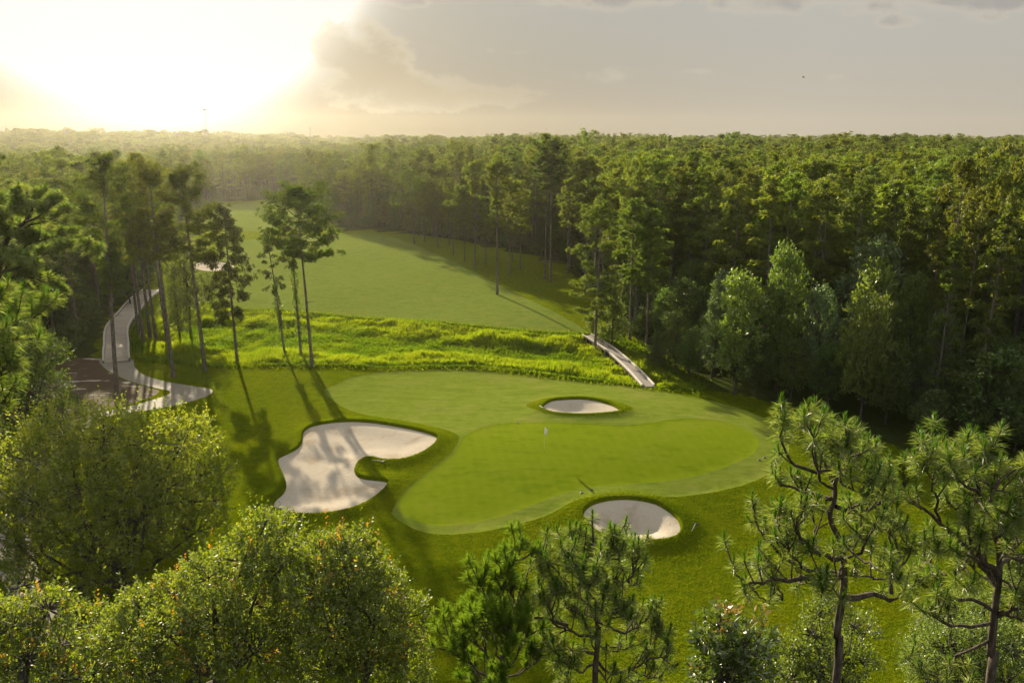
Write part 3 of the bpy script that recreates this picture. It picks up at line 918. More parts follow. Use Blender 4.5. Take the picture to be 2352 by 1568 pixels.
def leafy(K, lobes, ntw, per, tl, ll, lw, rng, up=.55, mi=0, tip_mi=None, tip_frac=.0, spikes=.0, lowcut=-.55, var_sd=.22, tip_dir=None, T=None, twig_every=6):
    """lobes: list of (centre, (rx, ry, rz)); twigs stand on the lobes' outer shells and carry leaves"""
    Cn = np.array([l[0] for l in lobes]); Rd = np.array([l[1] for l in lobes])
    w = (Rd[:, 0] * Rd[:, 2]); w = w / w.sum()
    idx = rng.choice(len(lobes), int(ntw * 1.7), p=w)
    d = rdir(rng, len(idx))
    d = d[(d[:, 2] > lowcut)]; idx = idx[:len(d)]
    rr = rng.uniform(.55, 1.0, (len(d), 1)) ** .6
    P = Cn[idx] + d * Rd[idx] * rr
    inner = np.full(len(P), 9.0)
    for c, r in zip(Cn, Rd):
        q = np.linalg.norm((P - c) / r, axis=1)
        inner = np.minimum(inner, q)
    ok = inner > .52
    P, d, idx = P[ok][:ntw], d[ok][:ntw], idx[ok][:ntw]
    n = len(P)
    up_v = np.array([0, 0, 1.0])
    td = unit(d * .8 + up_v * up + rdir(rng, n) * .45)
    tlen = tl * rng.uniform(.6, 1.3, n)
    topness = d[:, 2]
    sp = (rng.random(n) < spikes) & (topness > .15)
    tlen = np.where(sp, tlen * 1.9, tlen)
    td = np.where(sp[:, None], unit(td * .5 + up_v), td)
    t = np.linspace(.12, 1, per)[None, :, None]
    t = t + rng.uniform(-.06, .06, (n, per, 1))
    root = P[:, None] + td[:, None] * tlen[:, None, None] * t
    rd = rdir(rng, n * per).reshape(n, per, 3)
    pr = unit(rd - (rd * td[:, None]).sum(-1, keepdims=True) * td[:, None])
    ld = unit(td[:, None] * rng.uniform(.25, .9, (n, per, 1)) + pr + up_v * .15)
    L = ll * rng.uniform(.65, 1.15, (n, per)); W = lw * rng.uniform(.75, 1.15, (n, per))
    var = np.clip(rng.normal(.45, var_sd, (n, 1)) + rng.normal(0, .15, (n, per)), 0, 1)
    mis = np.full((n, per), mi)
    if tip_mi is not None:
        lobe_f = rng.uniform(.2, 1.8, len(lobes))[idx]
        score = topness + (0 if tip_dir is None else d @ np.asarray(tip_dir))
        fld = np.sin(P[:, 0] * 2.3 + 1) * np.sin(P[:, 1] * 2.1) + np.sin(P[:, 2] * 2.7 + P[:, 0])
        hit = (rng.random(n) < 2.2 * tip_frac * lobe_f) & (score > .25) & (fld > .45) | (sp & (fld > -.2) & (rng.random(n) < .45))
        tt = np.broadcast_to(t[..., 0], (n, per))
        mis = np.where(hit[:, None] & (tt > .35), tip_mi, mi)
    kites(K, root.reshape(-1, 3), ld.reshape(-1, 3), L.ravel(), W.ravel(), rng, mis.ravel(), var.ravel(), up=.7)
    if T is not None:
        for k in range(0, n, twig_every):
            c = Cn[idx[k]]
            T.tube([c + (P[k] - c) * .25, c + (P[k] - c) * .7, P[k], P[k] + td[k] * tlen[k]], [.03, .018, .01, .004], 3, cap=False)


def limbs(T, trunk, lobes, r, rng, frac=(.35, .9)):
    """limbs rise from the trunk polyline to every lobe"""
    trunk = np.asarray(trunk, float)
    for c, rd in lobes:
        c = np.asarray(c)
        s = rng.uniform(*frac)
        k = s * (len(trunk) - 1); i = int(min(k, len(trunk) - 2)); p0 = trunk[i] * (1 - k + i) + trunk[i + 1] * (k - i)
        m = p0 * .5 + c * .5 + np.array([0, 0, -.1]) * np.linalg.norm(c - p0) + rng.normal(0, .06, 3) * np.linalg.norm(c - p0)
        e = c + (c - p0) * .12
        T.tube(smooth_path([p0, m, c, e], 8), np.linspace(r * .42, r * .06, 8), 5)


def broadleaf(seed, H=12.0, Rr=4.0, cb=.22, nl=22, shape='oval', ntw=900, per=8, ll=.34, lw=.20, r0=None, trunk_split=False):
    rng = np.random.default_rng(seed)
    T, K = MB(), MB()
    r0 = r0 or H * .013
    wob = np.cumsum(rng.normal(0, .12, (6, 2)), 0)
    path = np.column_stack([wob[:, 0], wob[:, 1], np.linspace(-.3, H * .86, 6)]); path[0, :2] = 0
    T.tube(smooth_path(path, 12), np.linspace(r0 * 1.2, r0 * .22, 12), 8)
    lobes = []
    for i in range(nl):
        u = (i + .5) / nl
        z = H * (cb + (1 - cb) * u * .93)
        a = i * 2.399 + rng.normal(0, .5)
        rr = Rr * float(PROF[shape](u))
        lr = Rr * rng.uniform(.28, .44) * (.6 + .4 * float(PROF[shape](u)))
        rad = max(rr - lr * .8, 0) * rng.uniform(.55, 1.05)
        cx, cy = np.interp(z, path[:, 2], path[:, 0]), np.interp(z, path[:, 2], path[:, 1])
        lobes.append(((cx + rad * math.cos(a), cy + rad * math.sin(a), z), (lr, lr, lr * rng.uniform(.6, .85))))
    limbs(T, path, lobes, r0, rng, (.2, .85))
    leafy(K, lobes, ntw, per, .8 * H / 12, ll, lw, rng, T=T, twig_every=9)
    return T, K


def shrub_mesh(seed, H=2.6, Rr=1.9, ntw=260, per=7, ll=.28, lw=.15):
    rng = np.random.default_rng(seed)
    T, K = MB(), MB()
    lobes = []
    for i in range(9):
        a = i * 2.399; rad = Rr * math.sqrt((i + .3) / 9) * .72
        lobes.append(((rad * math.cos(a), rad * math.sin(a), H * rng.uniform(.3, .72)), (Rr * .42, Rr * .42, H * .3)))
    for c, r in lobes: T.tube([(0, 0, -.1), (c[0] * .4, c[1] * .4, c[2] * .5), c], [.05, .035, .012], 4)
    leafy(K, lobes, ntw, per, .5, ll, lw, rng, lowcut=-.9)
    return T, K


def plant(name, label, cat, T, K, mats_t, mats_k, loc, rz=0.0, s=(1, 1, 1), group=None, crown='crown'):
    root = empty(name, loc, rz, s)
    tag(root, label, cat, group)
    t = T.build('trunk' if crown == 'crown' else 'stem', mats_t, root)
    k = K.build(crown, mats_k, root)
    return root


def dup(root, loc, rz, s, label=None, group=None):
    r = root.copy(); COL.objects.link(r)
    r.location = loc; r.rotation_euler = (0, 0, rz); r.scale = s
    if label: r['label'] = label
    if group: r['group'] = group
    for ch in root.children:
        if ch.name.startswith('vine'): continue
        c = ch.copy(); COL.objects.link(c); c.parent = r
    return r


TREES = []          # footprints of hand placed trees (x, y, radius)


def vplace(base, ytop):
    """base point on the ground, height up to the pixel row of the top"""
    q = G(*base); z = h1(q[0], q[1])
    # the wetland lies lower than the base ground: slide along the ray
    d = ray(*base)
    for _ in range(6):
        t = (z - CAM_H) / d[2]; q = C0 + d * t; z = h1(q[0], q[1])
    hd = math.hypot(q[0], q[1])
    H = top_z(base[0], ytop, hd) - z
    ppm = FL / np.dot(q - C0, FW)
    return np.array([q[0], q[1], z]), H, ppm
# ------------------------------------------------------------------ hand placed pines
NM, ND = [M['pine_bark']], [M['needles']]


def hero_pine_mid(base, xtop, ytop, ybot, hw, label, seed, shape='round', nbr=36, per=14, blades=16, tl=.40, tw=.055, mat='needles', clump=(.95, .5),
                  group=None, gap=.1, droop=0.0, bend=.2, vine=None, r0=None):
    p, H, ppm = vplace(base, ytop)
    cb = 1 - (ybot - ytop) / max(base[1] - ytop, 1)
    lean = ((xtop - base[0]) / ppm, 0)
    T, K = pine(seed, H, cb, hw / ppm * 1.08, shape, int(nbr * 1.75), int(per * 1.8), blades + 5, tl * 1.1, tw * 1.4, lean, clump=clump, gap=gap, droop=droop, bend=bend, r0=r0)
    root = plant('pine_tree', label, 'pine tree', T, K, NM, [M[mat]], p, group=group)
    if vine:
        rng = np.random.default_rng(seed + 50)
        n = 1500
        z = rng.uniform(vine[0], vine[1], n) * H
        a = rng.uniform(0, 6.28, n); rr = rng.uniform(.12, .30 + .2 * rng.random(n), n) * (1 + .5 * np.sin(z * 1.7))
        u = z / H
        P = np.column_stack([lean[0] * u ** 1.2 + rr * np.cos(a), lean[1] * u + rr * np.sin(a), z])
        V_ = MB(); kites(V_, P, unit(np.column_stack([np.cos(a), np.sin(a), rng.uniform(-.6, .5, n)])), rng.uniform(.14, .26, n), .16, rng, 0, rng.random(n))
        V_.build('vine', M['vine'], root)
    TREES.append((p[0], p[1], 2.6))
    return root


LG = 'tall pines in the row along the near edge of the marsh'
hero_pine_mid((271, 917), 300, 372, 660, 66, 'leaning tall pine standing in the bare dirt beside the cart path', 101, 'top', 34, 15, group=LG, bend=.1)
hero_pine_mid((398, 866), 388, 392, 590, 56, 'pine standing on the grass between the cart path and the marsh', 102, 'flat', 30, 14, group=LG, bend=.35)
hero_pine_mid((471, 852), 460, 400, 590, 62, 'tall pine with a dense oval crown, its shadow crossing the end of the cart path', 103, 'round', 38, 15, group=LG)
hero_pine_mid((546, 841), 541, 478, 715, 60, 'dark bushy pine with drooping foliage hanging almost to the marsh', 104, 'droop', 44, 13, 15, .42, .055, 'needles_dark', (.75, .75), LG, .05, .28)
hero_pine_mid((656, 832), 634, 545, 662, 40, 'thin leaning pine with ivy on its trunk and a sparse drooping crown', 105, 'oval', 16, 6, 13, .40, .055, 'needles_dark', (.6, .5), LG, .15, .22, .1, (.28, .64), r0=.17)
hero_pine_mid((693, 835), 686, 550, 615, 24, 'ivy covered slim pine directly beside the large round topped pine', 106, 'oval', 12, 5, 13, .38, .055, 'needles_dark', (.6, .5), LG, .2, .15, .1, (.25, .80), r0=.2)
hero_pine_mid((717, 843), 705, 453, 592, 84, 'large pine with a broad round crown and side boughs, rightmost of the marsh edge row', 107, 'round', 44, 17, 16, .40, .055, 'needles', (1.0, .55), LG, .02)
hero_pine_mid((331, 792), 322, 400, 600, 50, 'slim pine rising between the boardwalk and the twin trunks', 108, 'top', 26, 13, group=LG)
hero_pine_mid((346, 787), 343, 372, 560, 46, 'pine just right of the boardwalk bend with a high thin crown', 109, 'round', 26, 13, group=LG)
hero_pine_mid((359, 788), 350, 412, 570, 44, 'pine standing in the marsh edge right next to the boardwalk pines', 110, 'flat', 24, 13, group=LG)
hero_pine_mid((319, 772), 318, 420, 590, 46, 'pine closest to the far bend of the boardwalk', 111, 'round', 26, 12, group=LG)
hero_pine_mid((387, 802), 372, 388, 545, 52, 'pine whose trunk crosses behind the one on the grass', 112, 'round', 30, 14, group=LG, bend=.4)

zD = lambda x, y: ((850 + x * .36565) / 1.08844, (300 + y * .36565) / 1.08844)
RG = 'tall bare trunked pines scattered along the right side of the far fairway'
rows = [
    (508, 845, 395, 640, 140, 'wide pine at the hazy corner of the far fairway', 'round'),
    (548, 795, 430, 610, 90, 'pine in the shade just right of the wide corner pine', 'round'),
    (578, 828, 440, 625, 95, 'second pine right of the wide corner pine, near the fairway edge', 'oval'),
    (637, 805, 470, 640, 80, 'short pine set back behind the fairway edge trunks', 'round'),
    (670, 870, 440, 690, 100, 'pine with a thick trunk at the fairway edge, crown low and wide', 'flat'),
    (747, 850, 470, 680, 80, 'pine behind a sandy patch, slim trunk', 'round'),
    (777, 922, 440, 690, 100, 'pine whose foot touches the edge shadow of the fairway', 'round'),
    (852, 968, 480, 735, 115, 'thick dark pine trunk left of the very thin tall pine', 'oval'),
    (925, 1018, 325, 500, 85, 'very thin tall pine with a small high crown', 'top'),
    (997, 988, 540, 800, 95, 'low crowned pine just right of the very thin tall pine', 'oval'),
    (1075, 1192, 310, 600, 125, 'tall straight pine standing alone in the lawn with a long trunk shadow', 'top'),
    (1160, 1060, 430, 785, 105, 'pine with a thick trunk right of the lone lawn pine', 'oval'),
    (1180, 965, 480, 700, 85, 'slim pine hidden behind the thick trunk by the lone lawn pine', 'round'),
    (1235, 1022, 440, 760, 100, 'pine between the white sand spot and the pair of very tall trunks', 'round'),
    (1403, 1085, 250, 470, 90, 'slimmer left trunk of the pair of very tall pines', 'top'),
    (1440, 1108, 195, 430, 135, 'tallest pine with a broad crown, right trunk of the tall pair', 'flat'),
    (1558, 1050, 420, 720, 85, 'slim pine near the white sand streak before the dark woods', 'round'),
    (1675, 1175, 300, 560, 120, 'pine with bare lower trunk and a dead branch left of the bridge pine', 'round'),
    (1980, 1500, 570, 1120, 130, 'dense dark pine at the forest corner beside the yellow green sapling', 'oval'),
    (2095, 1525, 620, 1150, 100, 'slender pine at the forest corner right of the dense dark pine', 'oval'),
    (2135, 1330, 560, 1050, 115, 'full crowned pine behind the forest corner pines', 'cone'),
]
for i, (bx, by, ty, bt, hw, lb, shp) in enumerate(rows):
    b_, t_ = zD(bx, by), zD(bx, ty)
    hero_pine_mid(b_, b_[0] - 3 + (i % 3) * 2, t_[1], zD(bx, bt)[1], hw * .336, lb, 140 + i, shp, 32, 13, 13, .44, .075, 'needles', (.95, .5), RG, .12, 0, .12)
hero_pine_mid((1366, 815), 1372, 470, 735, 68, 'big pine standing in the marsh beside the narrow footbridge', 131, 'oval', 36, 16, 16, .40, .055, 'needles', (1.0, .55), None, .25, .02, .15)

# ------------------------------------------------------------------ pine and broadleaf kinds for the woods
kinds = []
specs = [('round', .44, 4.0), ('top', .46, 4.0), ('flat', .50, 4.3), ('oval', .36, 3.7), ('round', .54, 3.5), ('cone', .30, 3.6), ('top', .40, 4.5)]
for i, (shp, cb, rr) in enumerate(specs):
    kinds.append(pine(300 + i, 25, cb, rr, shp, 25, 33, 12, .55, .14, (RNG.normal(0, .6), RNG.normal(0, .6)), stubs=4, gap=.08, clump=(1.3, .55)))
LOOK = ['round crowned', 'high crowned', 'flat topped', 'oval crowned', 'slender small crowned', 'cone shaped', 'broad loose crowned']
bkinds = [broadleaf(400, 12, 3.2, .16, 24, 'oval', 1000), broadleaf(401, 12, 4.2, .22, 24, 'round', 1100), broadleaf(402, 12, 2.8, .12, 22, 'cone', 900),
          broadleaf(403, 12, 3.6, .25, 20, 'round', 800, 8, .30, .16)]
skinds = [shrub_mesh(500), shrub_mesh(501, 2.2, 2.1), shrub_mesh(502, 3.2, 1.6)]

pine_proto = [None] * len(kinds)
pine_mesh = []
for i, (T, K) in enumerate(kinds):
    pine_mesh.append((T.mesh('pine_trunk', NM), K.mesh('pine_crown', ND)))
BL_MATS = ['leaf_mid', 'leaf_dark', 'leaf_light', 'leaf_grey', 'leaf_pale']
bl_mesh = {}
for i, (T, K) in enumerate(bkinds):
    tm = T.mesh('hardwood_trunk', [M['oak_bark']]); k0 = K.mesh('hardwood_crown', [M['leaf_mid']])
    for mt in BL_MATS:
        k = k0.copy(); k.materials.clear(); k.materials.append(M[mt])
        bl_mesh[i, mt] = (tm, k)
sh_mesh = []
for i, (T, K) in enumerate(skinds):
    sh_mesh.append((T.mesh('shrub_stem', [M['oak_bark']]), K.mesh('shrub_leaves', [M['leaf_dark' if i < 2 else 'leaf_mid']])))


def inst(name, label, cat, meshes, loc, rz, s, group=None, parts=('trunk', 'crown')):
    root = empty(name, loc, rz, s); tag(root, label, cat, group)
    for nm, me in zip(parts, meshes):
        o = bpy.data.objects.new(nm, me); COL.objects.link(o); o.parent = root
    return root


# pines of the right and left woods that stand out, placed by their tops
zR = lambda x, y: ((1700 + x * .36565) / 1.08844, (300 + y * .36565) / 1.08844)
BR = 'pines standing out above the right forest'
for i, (x, y, dist, k, hw, lb) in enumerate([
        (415, 455, 118, 0, 165, 'sunlit yellow green pine with layered boughs in the right forest'),
        (835, 315, 128, 6, 150, 'tall pine with a bare trunk rising in the middle of the right forest'),
        (1255, 430, 108, 6, 170, 'broad bright pine with layered boughs above the pale grey green tree'),
        (1490, 440, 112, 0, 130, 'darker pine tucked right of the broad bright pine'),
        (1960, 285, 96, 0, 190, 'large dome shaped pine near the right border of the photo'),
        (2110, 305, 101, 2, 150, 'flat topped pine immediately right of the large dome shaped pine'),
        (2300, 315, 92, 1, 130, 'pine cut by the right border below the skyline'),
        (640, 275, 150, 2, 130, 'wide pine behind the sunlit layered pine'),
        (100, 225, 150, 0, 130, 'pine with visible forked limbs above the forest corner'),
        (2230, 580, 90, 5, 210, 'dense olive pine leaning over the shaded undergrowth at the right border'),
        (1900, 780, 92, 5, 170, 'olive pine with fine foliage between the grey flowered tree and the right border'),
        (1680, 350, 130, 6, 150, 'rounded pine group centre behind the darker pine')]):
    v = zR(x, y); hd = dist
    d = ray(*v); p = C0 + d * (hd / math.hypot(d[0], d[1])); z = h1(p[0], p[1]); H = p[2] - z
    ppm = FL / np.dot(p - C0, FW)
    w = hw * .336 / ppm / specs[k][2]
    inst('pine_tree', lb, 'pine tree', pine_mesh[k], (p[0], p[1], z), i * 1.3, (w, w, H / 25), BR)
    TREES.append((p[0], p[1], 2.5))

# broadleaf trees of the right forest edge
zH = lambda x, y: (1470 + x * .375, 551 + y * .375)
HARD = []
HG = 'broadleaf trees along the right forest edge'
for i, (x, yb, yt, hw, k, mt, lb) in enumerate([
        (575, 945, 190, 180, 0, 'leaf_light', 'bright yellow green pointed tree with a pale trunk, frontmost of the right forest'),
        (435, 850, 195, 115, 2, 'leaf_grey', 'narrow bluish green tree left behind the bright pointed tree'),
        (215, 815, 455, 100, 1, 'leaf_mid', 'small round tree at the end of the marsh left of the bright pointed tree'),
        (830, 930, 25, 150, 0, 'leaf_mid', 'tall green tree with a lit top right of the bright pointed tree'),
        (1060, 960, 300, 140, 1, 'leaf_grey', 'bluish grey green tree in the middle of the right forest edge'),
        (1380, 1010, 130, 170, 0, 'leaf_light', 'tall tree with a silvery bright top in the right forest edge'),
        (1345, 1115, 350, 175, 1, 'leaf_mid', 'olive yellow tree below the silvery bright topped tree, thick trunk showing'),
        (1330, 900, -20, 190, 0, 'leaf_grey', 'tall pale grey green tree rearmost behind the silvery topped tree'),
        (1790, 1130, 420, 120, 3, 'leaf_grey', 'grey green tree with pale forking stems right of the olive yellow tree'),
        (1830, 1000, 260, 75, 2, 'leaf_pale', 'narrow tree covered in whitish blossom in the right forest'),
        (1600, 1060, 225, 130, 1, 'leaf_mid', 'mid green tree between the silvery topped and white blossomed trees'),
        (1690, 1130, 690, 120, 1, 'leaf_grey', 'low pale green tree under the pale forking stems'),
        (1760, 1260, 920, 130, 1, 'leaf_mid', 'low round tree in the deep shade above the near pine top'),
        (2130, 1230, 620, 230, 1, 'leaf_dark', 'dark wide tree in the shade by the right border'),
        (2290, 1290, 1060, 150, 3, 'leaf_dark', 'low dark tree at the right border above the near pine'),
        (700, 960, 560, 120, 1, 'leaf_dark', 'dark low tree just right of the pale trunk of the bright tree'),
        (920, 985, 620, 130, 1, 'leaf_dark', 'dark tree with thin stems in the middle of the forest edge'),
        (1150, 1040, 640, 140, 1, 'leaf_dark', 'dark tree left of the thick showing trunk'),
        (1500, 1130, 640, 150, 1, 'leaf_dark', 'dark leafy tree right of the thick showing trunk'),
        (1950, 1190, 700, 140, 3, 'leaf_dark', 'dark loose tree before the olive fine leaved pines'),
        (90, 800, 560, 70, 2, 'leaf_mid', 'small pointed tree above the footbridge end'),
        (300, 850, 560, 90, 1, 'leaf_dark', 'dark low tree behind the small round marsh end tree')]):
    b_, t_ = zH(x, yb), zH(x, yt)
    p, H, ppm = vplace(b_, t_[1])
    rr = {0: 3.2, 1: 4.2, 2: 2.8, 3: 3.6}[k]
    w = hw * .375 / ppm / rr
    inst('broadleaf_tree', lb, 'broadleaf tree', bl_mesh[k, mt], p, i * 2.1, (w, w, H / 12), HG)
    TREES.append((p[0], p[1], 4.6)); HARD.append((p[0], p[1]))
# lone saplings
for (bx, by, yt, hw, k, mt, lb, g_) in [
        (1403, 788, 630, 36, 2, 'leaf_light', 'yellow green sapling directly right of the footbridge pine', None),
        (1362, 772, 718, 20, 1, 'leaf_light', 'small leafy sapling half hidden by the footbridge pine trunk', None),
        (437, 770, 560, 62, 3, 'leaf_mid', 'loose leafy sapling between the marsh and the twin pine trunks', None),
        (415, 790, 650, 46, 3, 'leaf_light', 'light sapling in the marsh left of the tall dense crowned pine', None),
        (300, 700, 590, 44, 1, 'leaf_mid', 'leafy tree hanging over the far bend of the boardwalk', None)]:
    p, H, ppm = vplace((bx, by), yt)
    rr = {0: 3.2, 1: 4.2, 2: 2.8, 3: 3.6}[k]
    w = hw / ppm / rr
    inst('broadleaf_tree', lb, 'broadleaf tree', bl_mesh[k, mt], p, bx * .1, (w, w, H / 12), g_)
    TREES.append((p[0], p[1], 2.0))

# ------------------------------------------------------------------ the woods: nearest trees as individuals, the rest as masses
rng = np.random.default_rng(21)
cand = []
for r0, r1, c in ((62, 260, 6.5), (260, 450, 7.6), (450, 900, 11), (900, 1440, 16)):
    g = np.arange(-r1, r1, c)
    X, Y = np.meshgrid(g, np.arange(0, r1, c))
    X = X.ravel() + rng.uniform(-.42, .42, X.size) * c; Y = Y.ravel() + rng.uniform(-.42, .42, Y.size) * c
    r = np.hypot(X, Y); az = np.degrees(np.arctan2(X, Y))
    m = (r >= r0) & (r < r1) & (np.abs(az) < 42)
    X, Y, r = X[m], Y[m], r[m]
    if r0 < 450:
        ins = inpoly(X, Y, OPEN); dd = pdist(X, Y, OPEN)
        m = ~ins & (dd > np.where(np.degrees(np.arctan2(X, Y)) > 11, 9.0, 1.5))
        near_left = (X < 0) & (r < 95) & (X > -36)
        m &= ~near_left
        X, Y, r, dd = X[m], Y[m], r[m], dd[m]
    else:
        dd = np.full(len(X), 99.0)
    for t in zip(X, Y, r, dd): cand.append((*t, c))
cand = np.array(cand)
TR = np.array(TREES)
keep = np.ones(len(cand), bool)
for x, y, rr in TR: keep &= np.hypot(cand[:, 0] - x, cand[:, 1] - y) > rr
cand = cand[keep]
cand = cand[np.argsort(cand[:, 2])]
AZ = np.degrees(np.arctan2(cand[:, 0], cand[:, 1]))
inview = np.abs(AZ) < 33.2
zc = hgt(cand[:, 0], cand[:, 1])
n = len(cand)
kind = rng.integers(0, len(kinds), n)
hh = np.clip(rng.normal(24.4, 2.8, n), 17, 31)
hh += np.where((np.abs(AZ) < 20) & (cand[:, 2] > 300) & (cand[:, 2] < 520), -1.5, 0)
hh -= np.where((AZ > -10) & (cand[:, 2] > 240), 1.2, 0)
hh[(AZ < -10)] -= 3.6
hh = np.where(cand[:, 2] < 130, np.clip(hh, 18, 25.5), np.where(cand[:, 2] < 280, np.clip(hh, 17, 26.5), hh))
hh[cand[:, 2] > 900] += rng.normal(0, 1.5, (cand[:, 2] > 900).sum())
ws = np.where(cand[:, 4] < 9, rng.uniform(.75, 1.5, n), np.where(cand[:, 4] < 15, rng.uniform(1.3, 1.8, n), np.where(cand[:, 4] < 30, rng.uniform(2.2, 3.2, n), rng.uniform(4, 5.5, n))))
rot = rng.uniform(0, 6.28, n)
n_ind = 0; MAXIND = 238
ind = np.zeros(n, bool)
for i in range(n):
    if n_ind >= MAXIND: break
    if not inview[i]: continue
    ind[i] = True; n_ind += 1
    side = 'left' if AZ[i] < -8 else 'right'
    d = cand[i, 3]
    if side == 'left': zone = 'in the hazy left forest'
    elif AZ[i] < 12: zone = 'right of the far fairway'
    elif AZ[i] < 22: zone = 'behind the footbridge corner'
    else: zone = 'towards the right border'
    row = 'at the front edge' if d < 7 else ('a few rows back' if d < 18 else ('well behind the edge' if d < 40 else 'deep in the woods'))
    lb = LOOK[kind[i]] + ' pine ' + row + ' ' + zone
    s = ws[i]
    inst('pine_tree', lb, 'pine tree', pine_mesh[kind[i]], (cand[i, 0], cand[i, 1], zc[i]), rot[i], (s * .97, s * .97, hh[i] / 25), LOOK[kind[i]] + ' pines ' + row + ' ' + zone)


def gn_scatter(name, pts, rotz, scl, idx, meshsets, label, cat):
    """one 'stuff' object: a cloud of points, each carrying one plant"""
    me = bpy.data.meshes.new(name)
    me.vertices.add(len(pts)); me.vertices.foreach_set('co', np.asarray(pts, np.float32).ravel())
    a = me.attributes.new('k', 'INT', 'POINT'); a.data.foreach_set('value', np.asarray(idx, np.int32))
    a = me.attributes.new('rz', 'FLOAT_VECTOR', 'POINT'); a.data.foreach_set('vector', np.column_stack([np.zeros(len(pts)), np.zeros(len(pts)), rotz]).astype(np.float32).ravel())
    a = me.attributes.new('sc', 'FLOAT_VECTOR', 'POINT'); a.data.foreach_set('vector', np.asarray(scl, np.float32).ravel())
    o = bpy.data.objects.new(name, me); COL.objects.link(o)
    tag(o, label, cat, kind='stuff')
    ng = bpy.data.node_groups.new(name, 'GeometryNodeTree')
    ng.interface.new_socket('Geometry', in_out='INPUT', socket_type='NodeSocketGeometry')
    ng.interface.new_socket('Geometry', in_out='OUTPUT', socket_type='NodeSocketGeometry')
    gi = ng.nodes.new('NodeGroupInput'); go = ng.nodes.new('NodeGroupOutput')
    jn = ng.nodes.new('GeometryNodeJoinGeometry')
    L = ng.links.new

    def attr(nm, tp):
        q = ng.nodes.new('GeometryNodeInputNamedAttribute'); q.data_type = tp; q.inputs['Name'].default_value = nm
        return q.outputs['Attribute']
    kk, rz_, sc_ = attr('k', 'INT'), attr('rz', 'FLOAT_VECTOR'), attr('sc', 'FLOAT_VECTOR')
    for j, objs in enumerate(meshsets):
        cmp_ = ng.nodes.new('FunctionNodeCompare'); cmp_.data_type = 'INT'; cmp_.operation = 'EQUAL'
        si = [s for s in cmp_.inputs if s.type == 'INT']
        L(kk, si[0]); si[1].default_value = j
        jj = ng.nodes.new('GeometryNodeJoinGeometry')
        for ob in objs:
            oi = ng.nodes.new('GeometryNodeObjectInfo'); oi.inputs['Object'].default_value = ob
            oi.transform_space = 'ORIGINAL'
            L(oi.outputs['Geometry'], jj.inputs[0])
        ip = ng.nodes.new('GeometryNodeInstanceOnPoints')
        L(gi.outputs[0], ip.inputs['Points']); L(cmp_.outputs[0], ip.inputs['Selection']); L(jj.outputs[0], ip.inputs['Instance'])
        e2 = ng.nodes.new('FunctionNodeEulerToRotation'); L(rz_, e2.inputs[0]); L(e2.outputs[0], ip.inputs['Rotation'])
        L(sc_, ip.inputs['Scale'])
        L(ip.outputs[0], jn.inputs[0])
    L(jn.outputs[0], go.inputs[0])
    md = o.modifiers.new('scatter', 'NODES'); md.node_group = ng
    return o


def objs_using(mesh_pair):
    res = []
    for me in mesh_pair:
        res.append(next(o for o in COL.objects if o.type == 'MESH' and o.data == me))
    return res


rest = ~ind
pm = [objs_using(p) for p in pine_mesh]
gn_scatter('pine_forest', np.column_stack([cand[rest, 0], cand[rest, 1], zc[rest]]), rot[rest], np.column_stack([ws[rest], ws[rest], hh[rest] / 25]), kind[rest], pm,
           'dense pine forest stretching behind the first trees to the hazy horizon', 'forest')

# understorey: lower broadleaf growth and shrubs between the pine trunks near the open ground
g = np.arange(-230, 230, 3.6)
X, Y = np.meshgrid(g, np.arange(40, 430, 3.6))
X = X.ravel() + rng.uniform(-.45, .45, X.size) * 3.6; Y = Y.ravel() + rng.uniform(-.45, .45, Y.size) * 3.6
az = np.degrees(np.arctan2(X, Y)); r = np.hypot(X, Y)
m = (np.abs(az) < 40) & (r > 62) & (r < 430)
X, Y, r, az = X[m], Y[m], r[m], az[m]
ins = inpoly(X, Y, OPEN); dd = pdist(X, Y, OPEN)
prob = np.where(dd < 30, .8, np.where(r < 200, .35, .12))
m = ~ins & (dd > 2.0) & (rng.random(len(X)) < prob) & ~((X < 0) & (r < 88) & (X > -36))
for hx_, hy_ in HARD: m &= (np.hypot(X - hx_, Y - hy_) > 3.4)
X, Y, r, dd, az = X[m], Y[m], r[m], dd[m], az[m]
Z = hgt(X, Y)
isb = rng.random(len(X)) < np.where(dd < 14, .30, .55)
# individual shrubs: the nearest ones along the edge
order = np.argsort(r + dd * 6)
shr = [i for i in order if not isb[i] and abs(az[i]) < 33][:46]
hw_ = [i for i in order if isb[i] and abs(az[i]) < 33][:40]
done = np.zeros(len(X), bool)
for i in shr:
    done[i] = True
    s = rng.uniform(.8, 1.5)
    k = int(rng.integers(0, 3))
    zone = 'at the left forest edge by the boardwalk' if az[i] < -8 else ('at the shaded right forest edge' if az[i] > 12 else 'under the pines beside the far fairway')
    look = ['dark rounded', 'dark low spreading', 'green upright'][k]
    inst('shrub', look + ' shrub ' + zone, 'shrub', sh_mesh[k], (X[i], Y[i], Z[i]), rng.uniform(0, 6), (s, s, s), look + ' shrubs ' + zone, ('stem', 'leaves'))
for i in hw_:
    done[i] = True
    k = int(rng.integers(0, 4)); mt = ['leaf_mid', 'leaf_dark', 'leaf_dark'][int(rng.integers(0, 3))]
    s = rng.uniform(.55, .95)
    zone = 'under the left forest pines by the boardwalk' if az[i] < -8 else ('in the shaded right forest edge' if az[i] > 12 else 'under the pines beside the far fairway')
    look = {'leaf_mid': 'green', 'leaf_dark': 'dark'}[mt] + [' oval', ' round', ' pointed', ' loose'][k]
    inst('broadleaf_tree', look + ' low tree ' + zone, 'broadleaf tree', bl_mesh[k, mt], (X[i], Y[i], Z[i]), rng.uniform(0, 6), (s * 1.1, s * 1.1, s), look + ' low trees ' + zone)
bm_ = []
